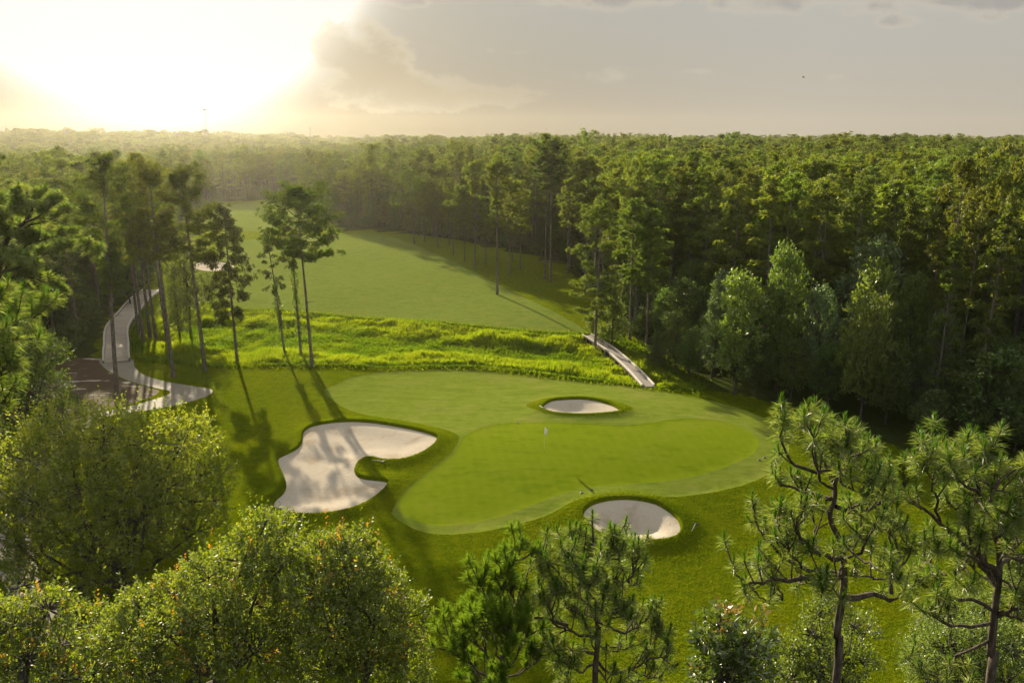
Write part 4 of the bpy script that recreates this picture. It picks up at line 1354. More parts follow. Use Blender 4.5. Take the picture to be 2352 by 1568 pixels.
for k, mt in ((0, 'leaf_mid'), (1, 'leaf_dark'), (2, 'leaf_dark'), (3, 'leaf_mid')):
    try: bm_.append(objs_using(bl_mesh[k, mt]))
    except StopIteration: bm_.append(bm_[-1] if bm_ else pm[0])
sm_ = [objs_using(p) for p in sh_mesh]
q = ~done
idx = np.where(isb, rng.integers(0, 4, len(X)), 4 + rng.integers(0, 3, len(X)))
s = np.where(isb, rng.uniform(.5, 1.0, len(X)), rng.uniform(.8, 1.7, len(X)))
gn_scatter('undergrowth', np.column_stack([X, Y, Z])[q], rng.uniform(0, 6.28, q.sum()), np.column_stack([s, s, s])[q], idx[q], bm_ + sm_,
           'dark undergrowth filling the space between the forest trunks', 'undergrowth')
# ------------------------------------------------------------------ near pines with real needles
def needle_tufts(K, Cn, Dn, rng, nb=150, L=.30, w=.008, core=60, mi=(0, 1), scale=1.0, al_=(-.35, .85)):
    n = len(Cn)
    if n == 0: return
    Lr = L * rng.uniform(.8, 1.15, (n, 1, 1)) * scale
    d = rdir(rng, n * nb).reshape(n, nb, 3)
    ax = Dn[:, None]
    al = rng.uniform(*al_, (n, nb, 1))
    per = unit(d - (d * ax).sum(-1, keepdims=True) * ax)
    d = unit(ax * al + per * np.sqrt(np.maximum(1 - al * al, .02)))
    root = Cn[:, None] - ax * rng.uniform(0, .16, (n, nb, 1))
    ln = Lr * rng.uniform(.75, 1.08, (n, nb, 1))
    s = unit(np.cross(d, rdir(rng, n * nb).reshape(n, nb, 3))) * (w / 2)
    mid = root + d * ln * .55
    tip = root + d * ln; tip[..., 2] -= ln[..., 0] * .08
    v = np.stack([root - s * .7, root + s * .7, mid + s, tip, mid - s], 2).reshape(-1, 3)
    var = np.repeat(np.clip(rng.normal(.5, .22, n), 0, 1), nb)
    K.add(v, np.arange(n * nb * 5).reshape(-1, 5), mi[0], var)
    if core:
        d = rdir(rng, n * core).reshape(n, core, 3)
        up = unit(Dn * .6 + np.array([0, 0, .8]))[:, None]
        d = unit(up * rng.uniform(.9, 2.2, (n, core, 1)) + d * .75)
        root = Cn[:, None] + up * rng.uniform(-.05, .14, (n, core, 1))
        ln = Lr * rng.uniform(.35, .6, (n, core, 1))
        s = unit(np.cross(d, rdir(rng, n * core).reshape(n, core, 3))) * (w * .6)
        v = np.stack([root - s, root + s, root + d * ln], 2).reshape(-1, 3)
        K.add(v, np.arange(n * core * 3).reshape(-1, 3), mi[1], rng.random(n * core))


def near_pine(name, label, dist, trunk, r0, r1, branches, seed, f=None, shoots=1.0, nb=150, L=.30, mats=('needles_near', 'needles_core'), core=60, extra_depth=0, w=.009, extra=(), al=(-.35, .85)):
    """trunk and boughs drawn as polylines over the photo, at their own distance, with depth of their own"""
    rng = np.random.default_rng(seed)
    f = f or (lambda p: p)
    P = np.array([D(*f(p), dist) for p in trunk])
    gz = h1(P[0, 0], P[0, 1])
    base = np.array([P[0, 0], P[0, 1], gz])
    P = np.vstack([[P[0, 0] - .05, P[0, 1], gz - .3], [P[0, 0] - .02, P[0, 1], (gz + P[0, 2]) / 2], P]) - base
    T, K = MB(), MB()
    n = 46
    Ps = smooth_path(P, n)
    T.tube(Ps, np.linspace(r0, r1, n) * (1 + .04 * rng.normal(size=n)), 11)
    Cs, Ds = [], []

    def bough(pts, rb, m=9):
        Q = smooth_path(pts, m)
        Q[1:] += rng.normal(0, .03, (m - 1, 3))
        T.tube(Q, np.linspace(rb * .8, .011, m), 6)
        Lb = np.linalg.norm(np.diff(Q, axis=0), axis=1).sum()
        ns = int(max(2, Lb * 3.6 * shoots))
        for s in rng.uniform(.30, 1.0, ns):
            k = s * (m - 1); i = int(min(k, m - 2)); a = Q[i] + (Q[i + 1] - Q[i]) * (k - i)
            t = unit(Q[i + 1] - Q[i])
            d = unit(t * .7 + rdir(rng, 1)[0] * .8 + np.array([0, 0, .65]))
            ln = rng.uniform(.25, .75) * (1.15 - .45 * s)
            b = a + d * ln; b[2] += .08
            T.tube([a, (a + b) / 2 + [0, 0, -.03], b], [.018, .014, .010], 4, cap=False)
            Cs.append(b); Ds.append(unit(d * .6 + np.array([0, 0, .8])))
        Cs.append(Q[-1]); Ds.append(unit(unit(Q[-1] - Q[-2]) + np.array([0, 0, .5])))
        return Q
    for br in branches:
        pts = br[0]; dz = br[1]; rb = br[2] if len(br) > 2 else .05
        N = len(pts)
        bough([D(*f(p), dist + dz * (i / (N - 1)) ** .8) - base for i, p in enumerate(pts)], rb)
    for k in range(extra_depth):                      # boughs pointing at and away from the viewer
        i = rng.integers(int(n * .45), int(n * .85)); a = Ps[i]
        sgn = 1 if k % 2 else -1
        d = np.array([rng.uniform(-.5, .5), sgn, rng.uniform(-.25, .2)]); ln = rng.uniform(.9, 1.9) * (1.2 - .5 * i / n)
        bough([a, a + d * ln * .5, a + d * ln + [0, 0, .2]], .035)
    for p, dz in extra:
        Cs.append(D(*f(p), dist + dz) - base); Ds.append(unit(np.array([rng.normal(0, .2), rng.normal(0, .2), 1.0])))
    Cs.append(Ps[-1]); Ds.append(np.array([0, 0, 1.0]))
    Cs, Ds = np.array(Cs), np.array(Ds)
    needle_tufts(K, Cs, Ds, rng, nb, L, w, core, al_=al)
    TREES.append((base[0], base[1], 2))
    return plant('pine_tree', label, 'pine tree', T, K, [M['near_bark']], [M[mats[0]], M[mats[1]]], base)


near_pine('pine_tree', 'near pine with a crooked trunk and open boughs before the right end of the green', 13.5,
          [(515, 1600), (522, 1300), (550, 1120), (562, 1000), (556, 880), (535, 790), (497, 715), (484, 650), (508, 585), (512, 505), (490, 440), (455, 380), (415, 290), (385, 215), (372, 95)], .085, .018,
          [([(510, 500), (550, 430), (605, 395), (650, 300), (700, 275)], 1.0, .05), ([(505, 520), (450, 500), (420, 440), (395, 330), (390, 240)], -.8, .04),
           ([(490, 575), (380, 550), (300, 520), (230, 495), (175, 440)], .7, .06), ([(470, 420), (350, 410), (280, 370), (225, 270), (205, 215)], -.6, .05),
           ([(500, 480), (545, 400), (545, 300), (515, 210)], .8, .04), ([(540, 430), (590, 340), (580, 290)], -.9, .03), ([(440, 360), (440, 290), (430, 260)], 1.2, .03),
           ([(515, 615), (640, 635), (720, 620), (800, 580), (865, 535)], .8, .06), ([(730, 620), (790, 650), (815, 690)], .3, .03),
           ([(600, 625), (690, 590), (790, 480)], -.6, .03),
           ([(552, 885), (450, 880), (350, 815), (310, 730), (325, 630)], -1.0, .07), ([(380, 830), (300, 790), (240, 690)], -.4, .03), ([(430, 880), (410, 760), (390, 600)], 1.2, .035),
           ([(556, 985), (450, 965), (330, 945), (240, 890), (190, 835), (135, 770), (135, 720)], .6, .07), ([(190, 840), (110, 760), (75, 690)], .2, .03), ([(330, 945), (260, 850), (180, 680)], -.8, .03),
           ([(550, 990), (440, 985), (350, 1000), (215, 1015), (150, 1005), (60, 1030), (-10, 1000), (-30, 950)], -.7, .075), ([(150, 1005), (95, 950)], 0, .02), ([(220, 1015), (165, 930)], .4, .02),
           ([(205, 1040), (215, 1100), (180, 1090)], .3, .03), ([(60, 1030), (100, 1100), (165, 1110)], -.3, .025), ([(350, 1000), (410, 1020), (480, 1010)], -1.0, .03), ([(350, 1000), (310, 1040)], .6, .025),
           ([(570, 1105), (660, 1095), (740, 1080), (800, 1110), (870, 1085), (920, 1040)], .5, .085), ([(815, 1085), (825, 980), (850, 900), (850, 850), (815, 770), (740, 715)], .4, .05),
           ([(850, 860), (800, 780), (815, 690)], -.4, .03), ([(825, 980), (905, 890), (895, 750)], .3, .03), ([(780, 1010), (690, 1000), (620, 965)], -.2, .03), ([(820, 1000), (750, 930)], .5, .03),
           ([(556, 890), (630, 870), (690, 800), (625, 745)], -1.2, .04), ([(556, 880), (620, 800), (620, 660)], 1.4, .03), ([(556, 930), (500, 1040), (440, 1070)], -1.4, .03)],
          601, zE, shoots=.85, nb=80, L=.26, extra_depth=5, extra=[((x, y), z) for x, y, z in ((330, 120, .1), (365, 80, 0), (400, 75, .2), (440, 110, -.2), (410, 145, .2), (345, 165, -.2), (370, 120, .3), (460, 140, .1), (310, 150, 0), (390, 190, .2), (240, 215, .1), (275, 235, .2), (500, 200, .3), (540, 215, 0), (690, 265, .5), (720, 300, .8))])
near_pine('pine_tree', 'near pine forking into several stems with a dense needle crown at the right border', 14.5,
          [(1340, 1600), (1352, 1400), (1365, 1250), (1380, 1120), (1392, 1040), (1398, 930), (1390, 830), (1350, 700), (1300, 560), (1260, 430), (1235, 340), (1225, 265)], .10, .02,
          [([(1392, 1045), (1335, 980), (1275, 900), (1235, 840), (1180, 800)], .7, .10), ([(1390, 985), (1305, 895), (1268, 840), (1210, 700)], -.8, .10), ([(1235, 845), (1080, 700), (980, 630), (910, 560), (880, 440)], .5, .06),
           ([(1080, 700), (1040, 560), (1000, 385)], -.5, .04), ([(980, 630), (860, 560), (790, 500)], .4, .03), ([(1400, 930), (1460, 900), (1545, 885), (1620, 800)], .8, .06),
           ([(1350, 700), (1430, 620), (1480, 560), (1530, 520)], .9, .05), ([(1300, 560), (1200, 480), (1160, 420)], -.9, .05), ([(1320, 600), (1390, 500), (1400, 420)], 1.0, .05), ([(1260, 440), (1160, 380), (1110, 320)], .6, .04),
           ([(1270, 450), (1320, 380), (1350, 340)], -.6, .04), ([(1350, 720), (1250, 660), (1130, 600)], 1.1, .05), ([(1370, 780), (1450, 700), (1500, 640)], -1.0, .05), ([(1330, 640), (1260, 560), (1150, 520)], 1.4, .04),
           ([(1375, 1240), (1250, 1262), (1130, 1250), (1060, 1220), (985, 1170)], -.5, .05), ([(1385, 1190), (1250, 1125), (1100, 1085), (1020, 1030), (960, 985)], .4, .06), ([(1110, 985), (1030, 930), (975, 900)], 1, .03),
           ([(1390, 1200), (1470, 1170), (1560, 1110)], -.6, .08), ([(1400, 1190), (1500, 1220), (1560, 1270)], .5, .05), ([(1340, 1340), (1270, 1360), (1200, 1410), (1150, 1440), (1150, 1510), (1090, 1550), (990, 1500), (890, 1420)], .4, .045),
           ([(1270, 900), (1150, 840), (1050, 860)], -.9, .04), ([(1240, 860), (1200, 980), (1210, 1040)], -1.2, .04), ([(1400, 850), (1450, 800), (1480, 680)], -.5, .05), ([(1398, 900), (1480, 860), (1520, 780)], 1.2, .04),
           ([(1390, 830), (1420, 760), (1380, 690)], -1.3, .04), ([(1440, 1160), (1480, 1080), (1530, 1000)], .6, .04), ([(1500, 1120), (1560, 1080)], -.5, .03)],
          602, zE, shoots=1.1, nb=90, L=.28, extra_depth=8, extra=[((x, y), z) for x, y, z in ((1225, 250, 0), (1180, 275, .2), (1280, 270, -.2), (1310, 300, .2), (1240, 300, .3), (1200, 330, -.2), (1150, 320, .1), (990, 370, -.5), (1030, 390, -.4), (950, 400, -.4), (1340, 350, -.5), (1400, 400, .8), (1500, 420, .8), (1520, 470, .6))])
zM = lambda p: (781 + p[0] * .33594, 1044.6 + p[1] * .33594)
near_pine('pine_tree', 'near longleaf pine with bottlebrush tufts in front of the round front bunker', 16,
          [(1740, 1620), (1745, 1480), (1755, 1350), (1768, 1200), (1765, 1080), (1770, 960), (1765, 860), (1750, 720), (1735, 620), (1725, 480), (1725, 420)], .085, .015,
          [([(1770, 1150), (1880, 1180), (1990, 1190), (2060, 1150), (2110, 1110)], .6, .05), ([(1760, 1360), (1650, 1340), (1540, 1330), (1400, 1330), (1320, 1310)], -.4, .05), ([(1760, 1250), (1640, 1220), (1540, 1200), (1400, 1260), (1340, 1180)], .8, .05),
           ([(1755, 1400), (1850, 1480), (2000, 1470), (2090, 1400), (2170, 1260), (2200, 1190)], .5, .05), ([(2090, 1400), (2200, 1380), (2270, 1430)], -.3, .03), ([(2000, 1470), (2100, 1520), (2190, 1530)], .6, .03),
           ([(1765, 1080), (1640, 960), (1540, 930), (1480, 890)], -.7, .04), ([(1560, 1160), (1370, 1110), (1270, 1000), (1240, 890)], .4, .05), ([(1540, 1200), (1450, 1110), (1420, 980)], -1, .04), ([(1765, 900), (1850, 860), (1980, 900), (2040, 870)], .5, .04),
           ([(1980, 880), (2020, 760), (2030, 670)], -.4, .03), ([(1755, 760), (1680, 720), (1610, 640), (1595, 580)], .6, .035), ([(1680, 730), (1580, 760), (1560, 680)], -.5, .03), ([(1760, 800), (1840, 700), (1870, 600)], -.7, .03),
           ([(1830, 720), (1920, 700), (1945, 590)], .5, .03), ([(1765, 1000), (1840, 980), (1880, 850)], 1.2, .03), ([(1765, 1000), (1650, 880), (1660, 780)], -1.2, .035), ([(1640, 960), (1490, 800), (1380, 700)], .6, .03),
           ([(1400, 900), (1380, 800), (1380, 690)], -.2, .02), ([(1760, 1200), (1870, 1080), (1930, 1060)], -1.2, .04), ([(1750, 1420), (1640, 1480), (1560, 1440), (1500, 1380)], -1, .04), ([(1540, 1330), (1560, 1480), (1540, 1540)], .7, .04),
           ([(1755, 1350), (1660, 1120), (1640, 1080)], 1.5, .03), ([(1770, 1300), (1900, 1340), (1980, 1250)], 1.2, .03), ([(1750, 1450), (1850, 1560), (1960, 1580)], -.8, .04), ([(1760, 1120), (1560, 1040), (1530, 980)], 1.6, .03)],
          603, zM, shoots=1.7, nb=85, L=.25, core=80, extra_depth=6)
near_pine('pine_tree', 'young upright pine with fresh green candles left of the longleaf pine at the bottom edge', 15,
          [(1110, 1640), (1110, 1500), (1106, 1300), (1100, 1150), (1098, 1000), (1094, 850), (1094, 720), (1096, 670)], .05, .012,
          [([(1108, 1480), (1020, 1400), (950, 1300), (880, 1200), (870, 1140)], .5, .035), ([(1108, 1520), (960, 1480), (830, 1400), (760, 1330), (745, 1270)], -.5, .035), ([(1104, 1300), (1010, 1160), (985, 1000), (985, 870)], -.4, .03),
           ([(1104, 1280), (1180, 1160), (1190, 1020), (1180, 900)], .4, .03), ([(1106, 1480), (1200, 1400), (1260, 1280), (1250, 1100)], -.3, .03), ([(1106, 1400), (1050, 1250), (1030, 1120)], .9, .03), ([(1100, 1150), (1060, 1020), (1040, 860)], .5, .025),
           ([(1098, 1020), (1130, 900), (1135, 750)], -.4, .02), ([(1108, 1560), (1200, 1500), (1330, 1440), (1360, 1350)], .5, .03), ([(1108, 1560), (1000, 1540), (900, 1500)], 1.0, .03), ([(1106, 1440), (1150, 1300), (1160, 1220)], -1.0, .03),
           ([(1104, 1330), (1090, 1200), (1075, 1080)], -1.0, .03), ([(870, 1200), (800, 1240), (790, 1180)], .2, .02)],
          604, zM, shoots=2.0, nb=130, L=.24, mats=('needles_fresh', 'needles_fresh'), core=70, al=(.35, 1.0), extra_depth=4)
zL = lambda p: (p[0] * .3809, (400 + p[1] * .4146) / 1.08844)
near_pine('pine_tree', 'near pine reaching in from the left border with long sunlit needles', 14.5,
          [(-210, 2600), (-200, 1900), (-190, 1500), (-170, 1200), (-150, 1000), (-120, 860), (-60, 790), (20, 770)], .11, .025,
          [([(-190, 1500), (-60, 1500), (60, 1480), (150, 1440)], .6, .05), ([(-180, 1350), (-40, 1330), (80, 1290), (170, 1210)], -.5, .05), ([(-160, 1100), (-40, 1060), (110, 1040), (240, 960), (290, 940)], .7, .05),
           ([(-150, 1000), (-20, 950), (60, 900), (95, 860)], -.4, .04), ([(-130, 900), (-20, 960), (90, 950), (160, 880)], .9, .04), ([(-180, 1300), (-60, 1240), (60, 1180), (150, 1110)], 1.4, .04), ([(-190, 1500), (-50, 1600), (60, 1580)], -.6, .04),
           ([(-170, 1200), (-40, 1150), (40, 1100)], -1.2, .04), ([(-190, 1450), (-40, 1420), (40, 1380)], 1.6, .04), ([(60, 1180), (140, 1100), (200, 1060)], .2, .03), ([(-170, 1250), (-60, 1130), (30, 1000)], 2.0, .04)],
          605, (lambda p: zL((p[0] - 95, p[1]))), shoots=1.5, nb=100, L=.28, core=45, extra_depth=3)
# pine of the middle distance at the left border, with layered boughs
near_pine('pine_tree', 'layered sunlit pine at the left border above the near long needled pine', 52,
          [(-60, 1250), (-40, 900), (-15, 700), (20, 540), (70, 440), (150, 375), (190, 300), (170, 220), (140, 165)], .28, .05,
          [([(60, 450), (170, 400), (300, 360), (420, 300)], 2, .12), ([(150, 375), (250, 330), (330, 270), (370, 240)], -2, .10), ([(0, 600), (150, 520), (300, 470), (440, 440)], 2.5, .12), ([(-10, 680), (140, 640), (300, 560), (420, 520)], -2.5, .12),
           ([(420, 520), (520, 530), (600, 570)], -1, .07), ([(-20, 760), (100, 700), (230, 720), (340, 780)], 2, .10), ([(230, 720), (320, 760), (390, 800)], 1, .06), ([(20, 540), (-60, 430), (-120, 380)], 1, .1), ([(100, 420), (60, 320), (20, 230)], 2, .08),
           ([(160, 350), (100, 280), (100, 190)], -2, .07), ([(190, 300), (240, 240), (250, 200)], 2, .06), ([(-20, 740), (60, 620), (180, 580)], 4, .1), ([(-30, 800), (80, 800), (170, 780)], -3, .1), ([(20, 540), (160, 470), (230, 430)], 4.5, .1),
           ([(70, 440), (30, 400), (-40, 300)], -4, .08), ([(0, 600), (100, 590), (220, 640)], -4.5, .1), ([(-20, 750), (120, 680), (200, 650)], 1, .08)],
          606, zL, shoots=2.1, nb=34, L=.50, core=14, extra_depth=12, w=.045)


# ------------------------------------------------------------------ near broadleaf trees
def near_leafy(name, label, cat, dist, trunk, lobes, r0, seed, ntw, per, tl, ll, lw, mats, tip_frac=0, spikes=.1, tip=None, depth=.8, tip_dir=None, every=5, up=.55):
    rng = np.random.default_rng(seed)
    P = np.array([D(*p, dist) for p in trunk])
    gz = h1(P[0, 0], P[0, 1]); base = np.array([P[0, 0], P[0, 1], gz])
    P = np.vstack([[P[0, 0], P[0, 1], gz - .3], P]) - base
    T, K = MB(), MB()
    T.tube(smooth_path(P, 14), np.linspace(r0, r0 * .4, 14), 10)
    ls = []
    for (x, y, rp, dz) in lobes:
        c = D(x, y, dist + dz); ppm = FL / np.dot(c - C0, FW)
        r = rp / ppm * rng.uniform(.68, 1.02)
        ls.append((c - base, (r, r, r * .85)))
    limbs(T, P, ls, r0, rng, (.45, 1.0))
    leafy(K, ls, ntw, per, tl, ll, lw, rng, up=up, tip_mi=1 if tip else None, tip_frac=tip_frac, spikes=spikes, T=T, twig_every=every, tip_dir=tip_dir, lowcut=-.8)
    return plant(name, label, cat, T, K, [M['oak_bark']], [M[m] for m in mats], base)


lr = np.random.default_rng(77)
oak = [(70, 1060, 85, 0), (150, 1000, 80, 1), (240, 1010, 80, 0), (330, 1020, 75, 1), (420, 1020, 70, -1), (470, 1080, 70, 1), (480, 1150, 65, 0), (450, 1220, 70, -1.5), (380, 1270, 75, 0), (300, 1120, 90, -3),
       (200, 1120, 95, -3), (90, 1160, 95, -2), (20, 1230, 90, 0), (100, 1270, 85, -2.5), (200, 1240, 70, -4), (330, 1210, 80, -4), (20, 1130, 70, 2), (150, 1350, 70, -1), (40, 1350, 80, -1), (260, 1330, 70, -3.5), (390, 1120, 80, -2.5),
       (-40, 1180, 90, 0), (250, 1060, 80, 3), (360, 1100, 80, 3.5), (130, 1100, 90, 3.5), (430, 1160, 70, 3), (300, 1200, 90, 4), (180, 1220, 80, 4)]
near_leafy('oak_tree', 'big light green oak with a rounded crown and feathery tips at the left', 'oak tree', 46, [(285, 1440), (288, 1400), (285, 1330), (275, 1240), (262, 1150)], oak, .34, 701, 6200, 11, .85, .21, .115,
           ('leaf_oak', 'leaf_oak_tip'), .5, .22, True, every=7)
o1 = [(600, 1225, 62, 0), (650, 1225, 55, 1), (560, 1290, 70, -.5), (640, 1310, 70, -1), (480, 1330, 70, 0), (400, 1370, 70, .5), (330, 1400, 70, 0), (300, 1470, 80, -1), (200, 1440, 55, .5), (150, 1500, 60, 0), (230, 1540, 80, -1), (390, 1460, 85, -1.6),
      (490, 1420, 85, -1.6), (580, 1390, 80, -1.6), (460, 1530, 90, -1.8), (580, 1500, 90, -1.8), (350, 1560, 80, -1.6), (650, 1420, 70, -.6), (660, 1530, 80, -1), (530, 1340, 60, 1.5), (430, 1430, 80, 1.5), (560, 1450, 80, 1.6), (300, 1540, 70, 1.2)]
near_leafy('oak_tree', 'glossy oak crown with orange new shoots left of the bottom centre', 'oak tree', 24, [(500, 1640), (500, 1580), (500, 1500), (520, 1400)], o1, .24, 702, 5400, 11, .42, .125, .062,
           ('leaf_gloss', 'leaf_orange'), .07, .09, True, every=16)
o2 = [(745, 1275, 50, 0), (800, 1265, 50, .5), (845, 1300, 45, 0), (880, 1355, 55, .3), (800, 1340, 70, -.8), (730, 1360, 65, -.8), (930, 1420, 52, 0), (860, 1430, 75, -1.2), (770, 1440, 80, -1.4), (700, 1450, 60, -.6), (930, 1500, 60, -.4), (850, 1530, 85, -1.3), (750, 1540, 85, -1.3), (950, 1570, 50, 0), (800, 1400, 80, 1.2), (880, 1480, 70, 1.2)]
near_leafy('oak_tree', 'glossy oak crown with a few orange shoot tips nearest the bottom centre', 'oak tree', 23, [(840, 1640), (838, 1580), (835, 1500), (830, 1400)], o2, .2, 703, 4000, 11, .42, .120, .060,
           ('leaf_gloss', 'leaf_orange'), .05, .07, True, every=16)
b1 = [(30, 1440, 60, 0), (110, 1400, 45, .5), (60, 1520, 60, -.5), (140, 1480, 50, 0), (0, 1560, 60, 0), (150, 1560, 50, -.5), (-30, 1420, 60, .5)]
near_leafy('broadleaf_tree', 'large leaved shrubby tree in the bottom left corner', 'broadleaf tree', 19, [(60, 1640), (60, 1560), (60, 1500)], b1, .12, 704, 900, 9, .35, .13, .062, ('leaf_gloss', 'leaf_orange'), .03, .05, True, every=4)
mg = [(1650, 1440, 40, 0), (1690, 1430, 35, .4), (1630, 1490, 45, 0), (1700, 1490, 55, -.6), (1740, 1480, 40, .2), (1660, 1550, 60, -.6), (1740, 1550, 55, -.3), (1620, 1570, 40, 0)]
near_leafy('magnolia_tree', 'magnolia top with big dark glossy leaves and brown undersides at the bottom edge', 'magnolia', 20, [(1685, 1650), (1685, 1590), (1685, 1500)], mg, .12, 705, 420, 9, .38, .21, .085, ('leaf_magnolia', 'leaf_brown'), .22, .12, True, every=2)
s1 = [(1880, 1410, 34, 0), (1905, 1395, 28, .3), (1870, 1460, 36, 0), (1830, 1500, 40, 0), (1870, 1540, 45, -.4), (1960, 1440, 26, 0), (1990, 1450, 22, .3), (1930, 1500, 38, .3), (1975, 1520, 45, 0), (1820, 1560, 40, -.4), (1930, 1570, 50, -.3)]
near_leafy('broadleaf_tree', 'light green sapling behind the trunk of the crooked near pine', 'broadleaf tree', 21, [(1905, 1650), (1905, 1590), (1905, 1500)], s1, .09, 706, 900, 9, .36, .11, .06, ('leaf_light', 'leaf_light'), 0, .1, None, every=3)
r1 = [(2120, 1500, 45, 0), (2150, 1440, 40, .5), (2200, 1410, 45, .5), (2260, 1400, 45, .8), (2320, 1400, 50, .8), (2370, 1440, 60, 0), (2180, 1490, 60, -.8), (2250, 1470, 60, -1), (2320, 1490, 60, -1), (2140, 1560, 60, -.6), (2220, 1560, 65, -1), (2310, 1570, 65, -1), (2380, 1540, 60, 0), (2340, 1330, 45, 1.2), (2300, 1360, 40, 1), (2370, 1370, 50, .6)]
near_leafy('broadleaf_tree', 'bright small leaved tree behind the forked near pine in the bottom right corner', 'broadleaf tree', 24, [(2260, 1660), (2260, 1600), (2260, 1500)], r1, .16, 707, 4200, 10, .42, .085, .042, ('leaf_light', 'leaf_light'), 0, .1, None, every=8)
d1 = [(40, 860, 70, 0), (90, 900, 60, .5), (20, 960, 70, -1), (90, 980, 60, 0), (60, 800, 70, 2), (110, 820, 50, 2), (150, 950, 40, 1), (-20, 900, 70, 0), (30, 1030, 60, 0), (110, 1030, 50, 1), (0, 760, 70, 2)]
near_leafy('broadleaf_tree', 'dark shaded tree behind the needles of the left border pine', 'broadleaf tree', 62, [(60, 1030), (62, 980), (65, 900)], d1, .25, 708, 1900, 9, .8, .26, .14, ('leaf_dark', 'leaf_dark'), 0, .05, None, every=6)

# ------------------------------------------------------------------ marsh plants and grass
def scatter_in(P, n, rng):
    lo, hi = P.min(0), P.max(0); out = []
    tot = 0
    while tot < n:
        q = rng.uniform(lo, hi, (n * 2, 2)); q = q[inpoly(q[:, 0], q[:, 1], P)]
        out.append(q); tot += len(q)
    return np.vstack(out)[:n]


rng = np.random.default_rng(33)
bw = np.array([G(*p)[:2] for p in ((1489, 889), (1454, 853), (1408, 812), (1375, 789), (1347, 771))])
bw2 = np.array([G(*p)[:2] for p in ((268, 832), (267, 812), (268, 795), (267, 775), (270, 757), (282, 738), (299, 718), (313, 700))])


def vnoise(x, y, s, seed=0):
    v = 0
    for k, (a, b, c) in enumerate(((1.0, .3, .5), (-.4, .9, 1.7), (.7, -.8, 2.9), (1.9, 1.1, .3), (-1.3, 2.1, 4.1))):
        v = v + np.sin((x * a + y * b) * s + c + seed * 1.3 + 1.2 * np.sin((x * b - y * a) * s * .7 + k)) / (1 + .5 * k)
    return v / 2.2


q = scatter_in(WETLAND, 46000, rng)
dd = pdist(q[:, 0], q[:, 1], WETLAND)
m = (pdist(q[:, 0], q[:, 1], bw, False) > 1.0) & (pdist(q[:, 0], q[:, 1], bw2, False) > 2.3)
q, dd = q[m], dd[m]
z = hgt(q[:, 0], q[:, 1])
hp = (.95 + .42 * vnoise(q[:, 0], q[:, 1], .35) + .25 * vnoise(q[:, 0], q[:, 1], 1.1, 3)) * (.55 + .45 * sstep(0, 3, dd)) + .15
side = sstep(1.0, 2.5, dd) * (1 - sstep(6.5, 10.5, dd + 1.2 * vnoise(q[:, 0], q[:, 1], .2, 4)))     # taller, brighter growth along both banks
hp = np.clip(hp * (.62 + .62 * side), .3, 2.0)
K = MB()
nb = 7
n = len(q)
root = np.repeat(np.column_stack([q, z]), nb, 0)
a = rng.uniform(0, 6.28, n * nb); lean_ = rng.uniform(.1, .75, n * nb)
d = unit(np.column_stack([np.cos(a) * lean_, np.sin(a) * lean_, np.ones(n * nb)]))
root[:, 2] += np.repeat(hp, nb) * rng.uniform(0, .55, n * nb)
ln = np.repeat(hp, nb) * rng.uniform(.35, .7, n * nb)
var = np.clip(np.repeat(.22 + .5 * side + .28 * vnoise(q[:, 0], q[:, 1], .5, 8) + rng.normal(0, .18, n), nb), 0, 1)
kites(K, root, d, ln, rng.uniform(.08, .19, n * nb), rng, 0, var, up=.2)
o = K.build('marsh_plants', [M['swamp']])
tag(o, 'dense bright yellow green marsh plants filling the low strip', 'marsh plants', kind='stuff')

# longer grass: bunker rims, rough around the green, rim of the marsh
K = MB()
pts = []
for P, cnt, wd in ((BUNKER_BIG, 16000, .9), (BUNKER_BACK, 8000, .9), (BUNKER_FRONT, 14000, 1.5)):
    i = rng.integers(0, len(P), cnt); off = np.abs(rng.normal(0, wd * .5, cnt)) + .02
    e = unit(np.roll(P, -1, 0) - np.roll(P, 1, 0)); nr = np.stack([e[:, 1], -e[:, 0]], 1)
    if inpoly(*(P + nr * .1).T, P).mean() > .5: nr = -nr
    qq = P[i] + (np.roll(P, -1, 0)[i] - P[i]) * rng.random((cnt, 1)) + nr[i] * off[:, None]
    pts.append(np.column_stack([qq, rng.uniform(.05, .13, cnt)]))
e1 = np.array([[-44, 34], [56, 34], [56, 100], [-44, 112]])
qq = scatter_in(e1, 420000, rng)
bad = np.zeros(len(qq), bool)
for P in (GREEN, FAIRWAY, PATH, DIRT, BUNKER_BIG, BUNKER_BACK, BUNKER_FRONT): bad |= inpoly(qq[:, 0], qq[:, 1], P)
bad |= ~inpoly(qq[:, 0], qq[:, 1], OPEN)
qq = qq[~bad]
pts.append(np.column_stack([qq, np.clip(rng.normal(.080, .022, len(qq)) + .02 * vnoise(qq[:, 0], qq[:, 1], .9), .05, .24)]))
i = rng.integers(0, len(WETLAND), 9000)
qq = WETLAND[i] + rng.normal(0, .7, (9000, 2))
ok = (pdist(qq[:, 0], qq[:, 1], bw, False) > 1.0) & (pdist(qq[:, 0], qq[:, 1], bw2, False) > 2.4) & ~inpoly(qq[:, 0], qq[:, 1], PATH)
pts.append(np.column_stack([qq[ok], rng.uniform(.15, .45, ok.sum())]))
pts = np.vstack(pts)
n = len(pts)
a = rng.uniform(0, 6.28, n); le = rng.uniform(.1, .6, n)
d = unit(np.column_stack([np.cos(a) * le, np.sin(a) * le, np.ones(n)]))
root = np.column_stack([pts[:, :2], hgt(pts[:, 0], pts[:, 1]) - .01])
kites(K, root, d, pts[:, 2], np.maximum(pts[:, 2] * .45, .035), rng, 0, np.clip(.45 + .3 * vnoise(pts[:, 0], pts[:, 1], .3, 5) + rng.normal(0, .16, n), 0, 1), up=.1)
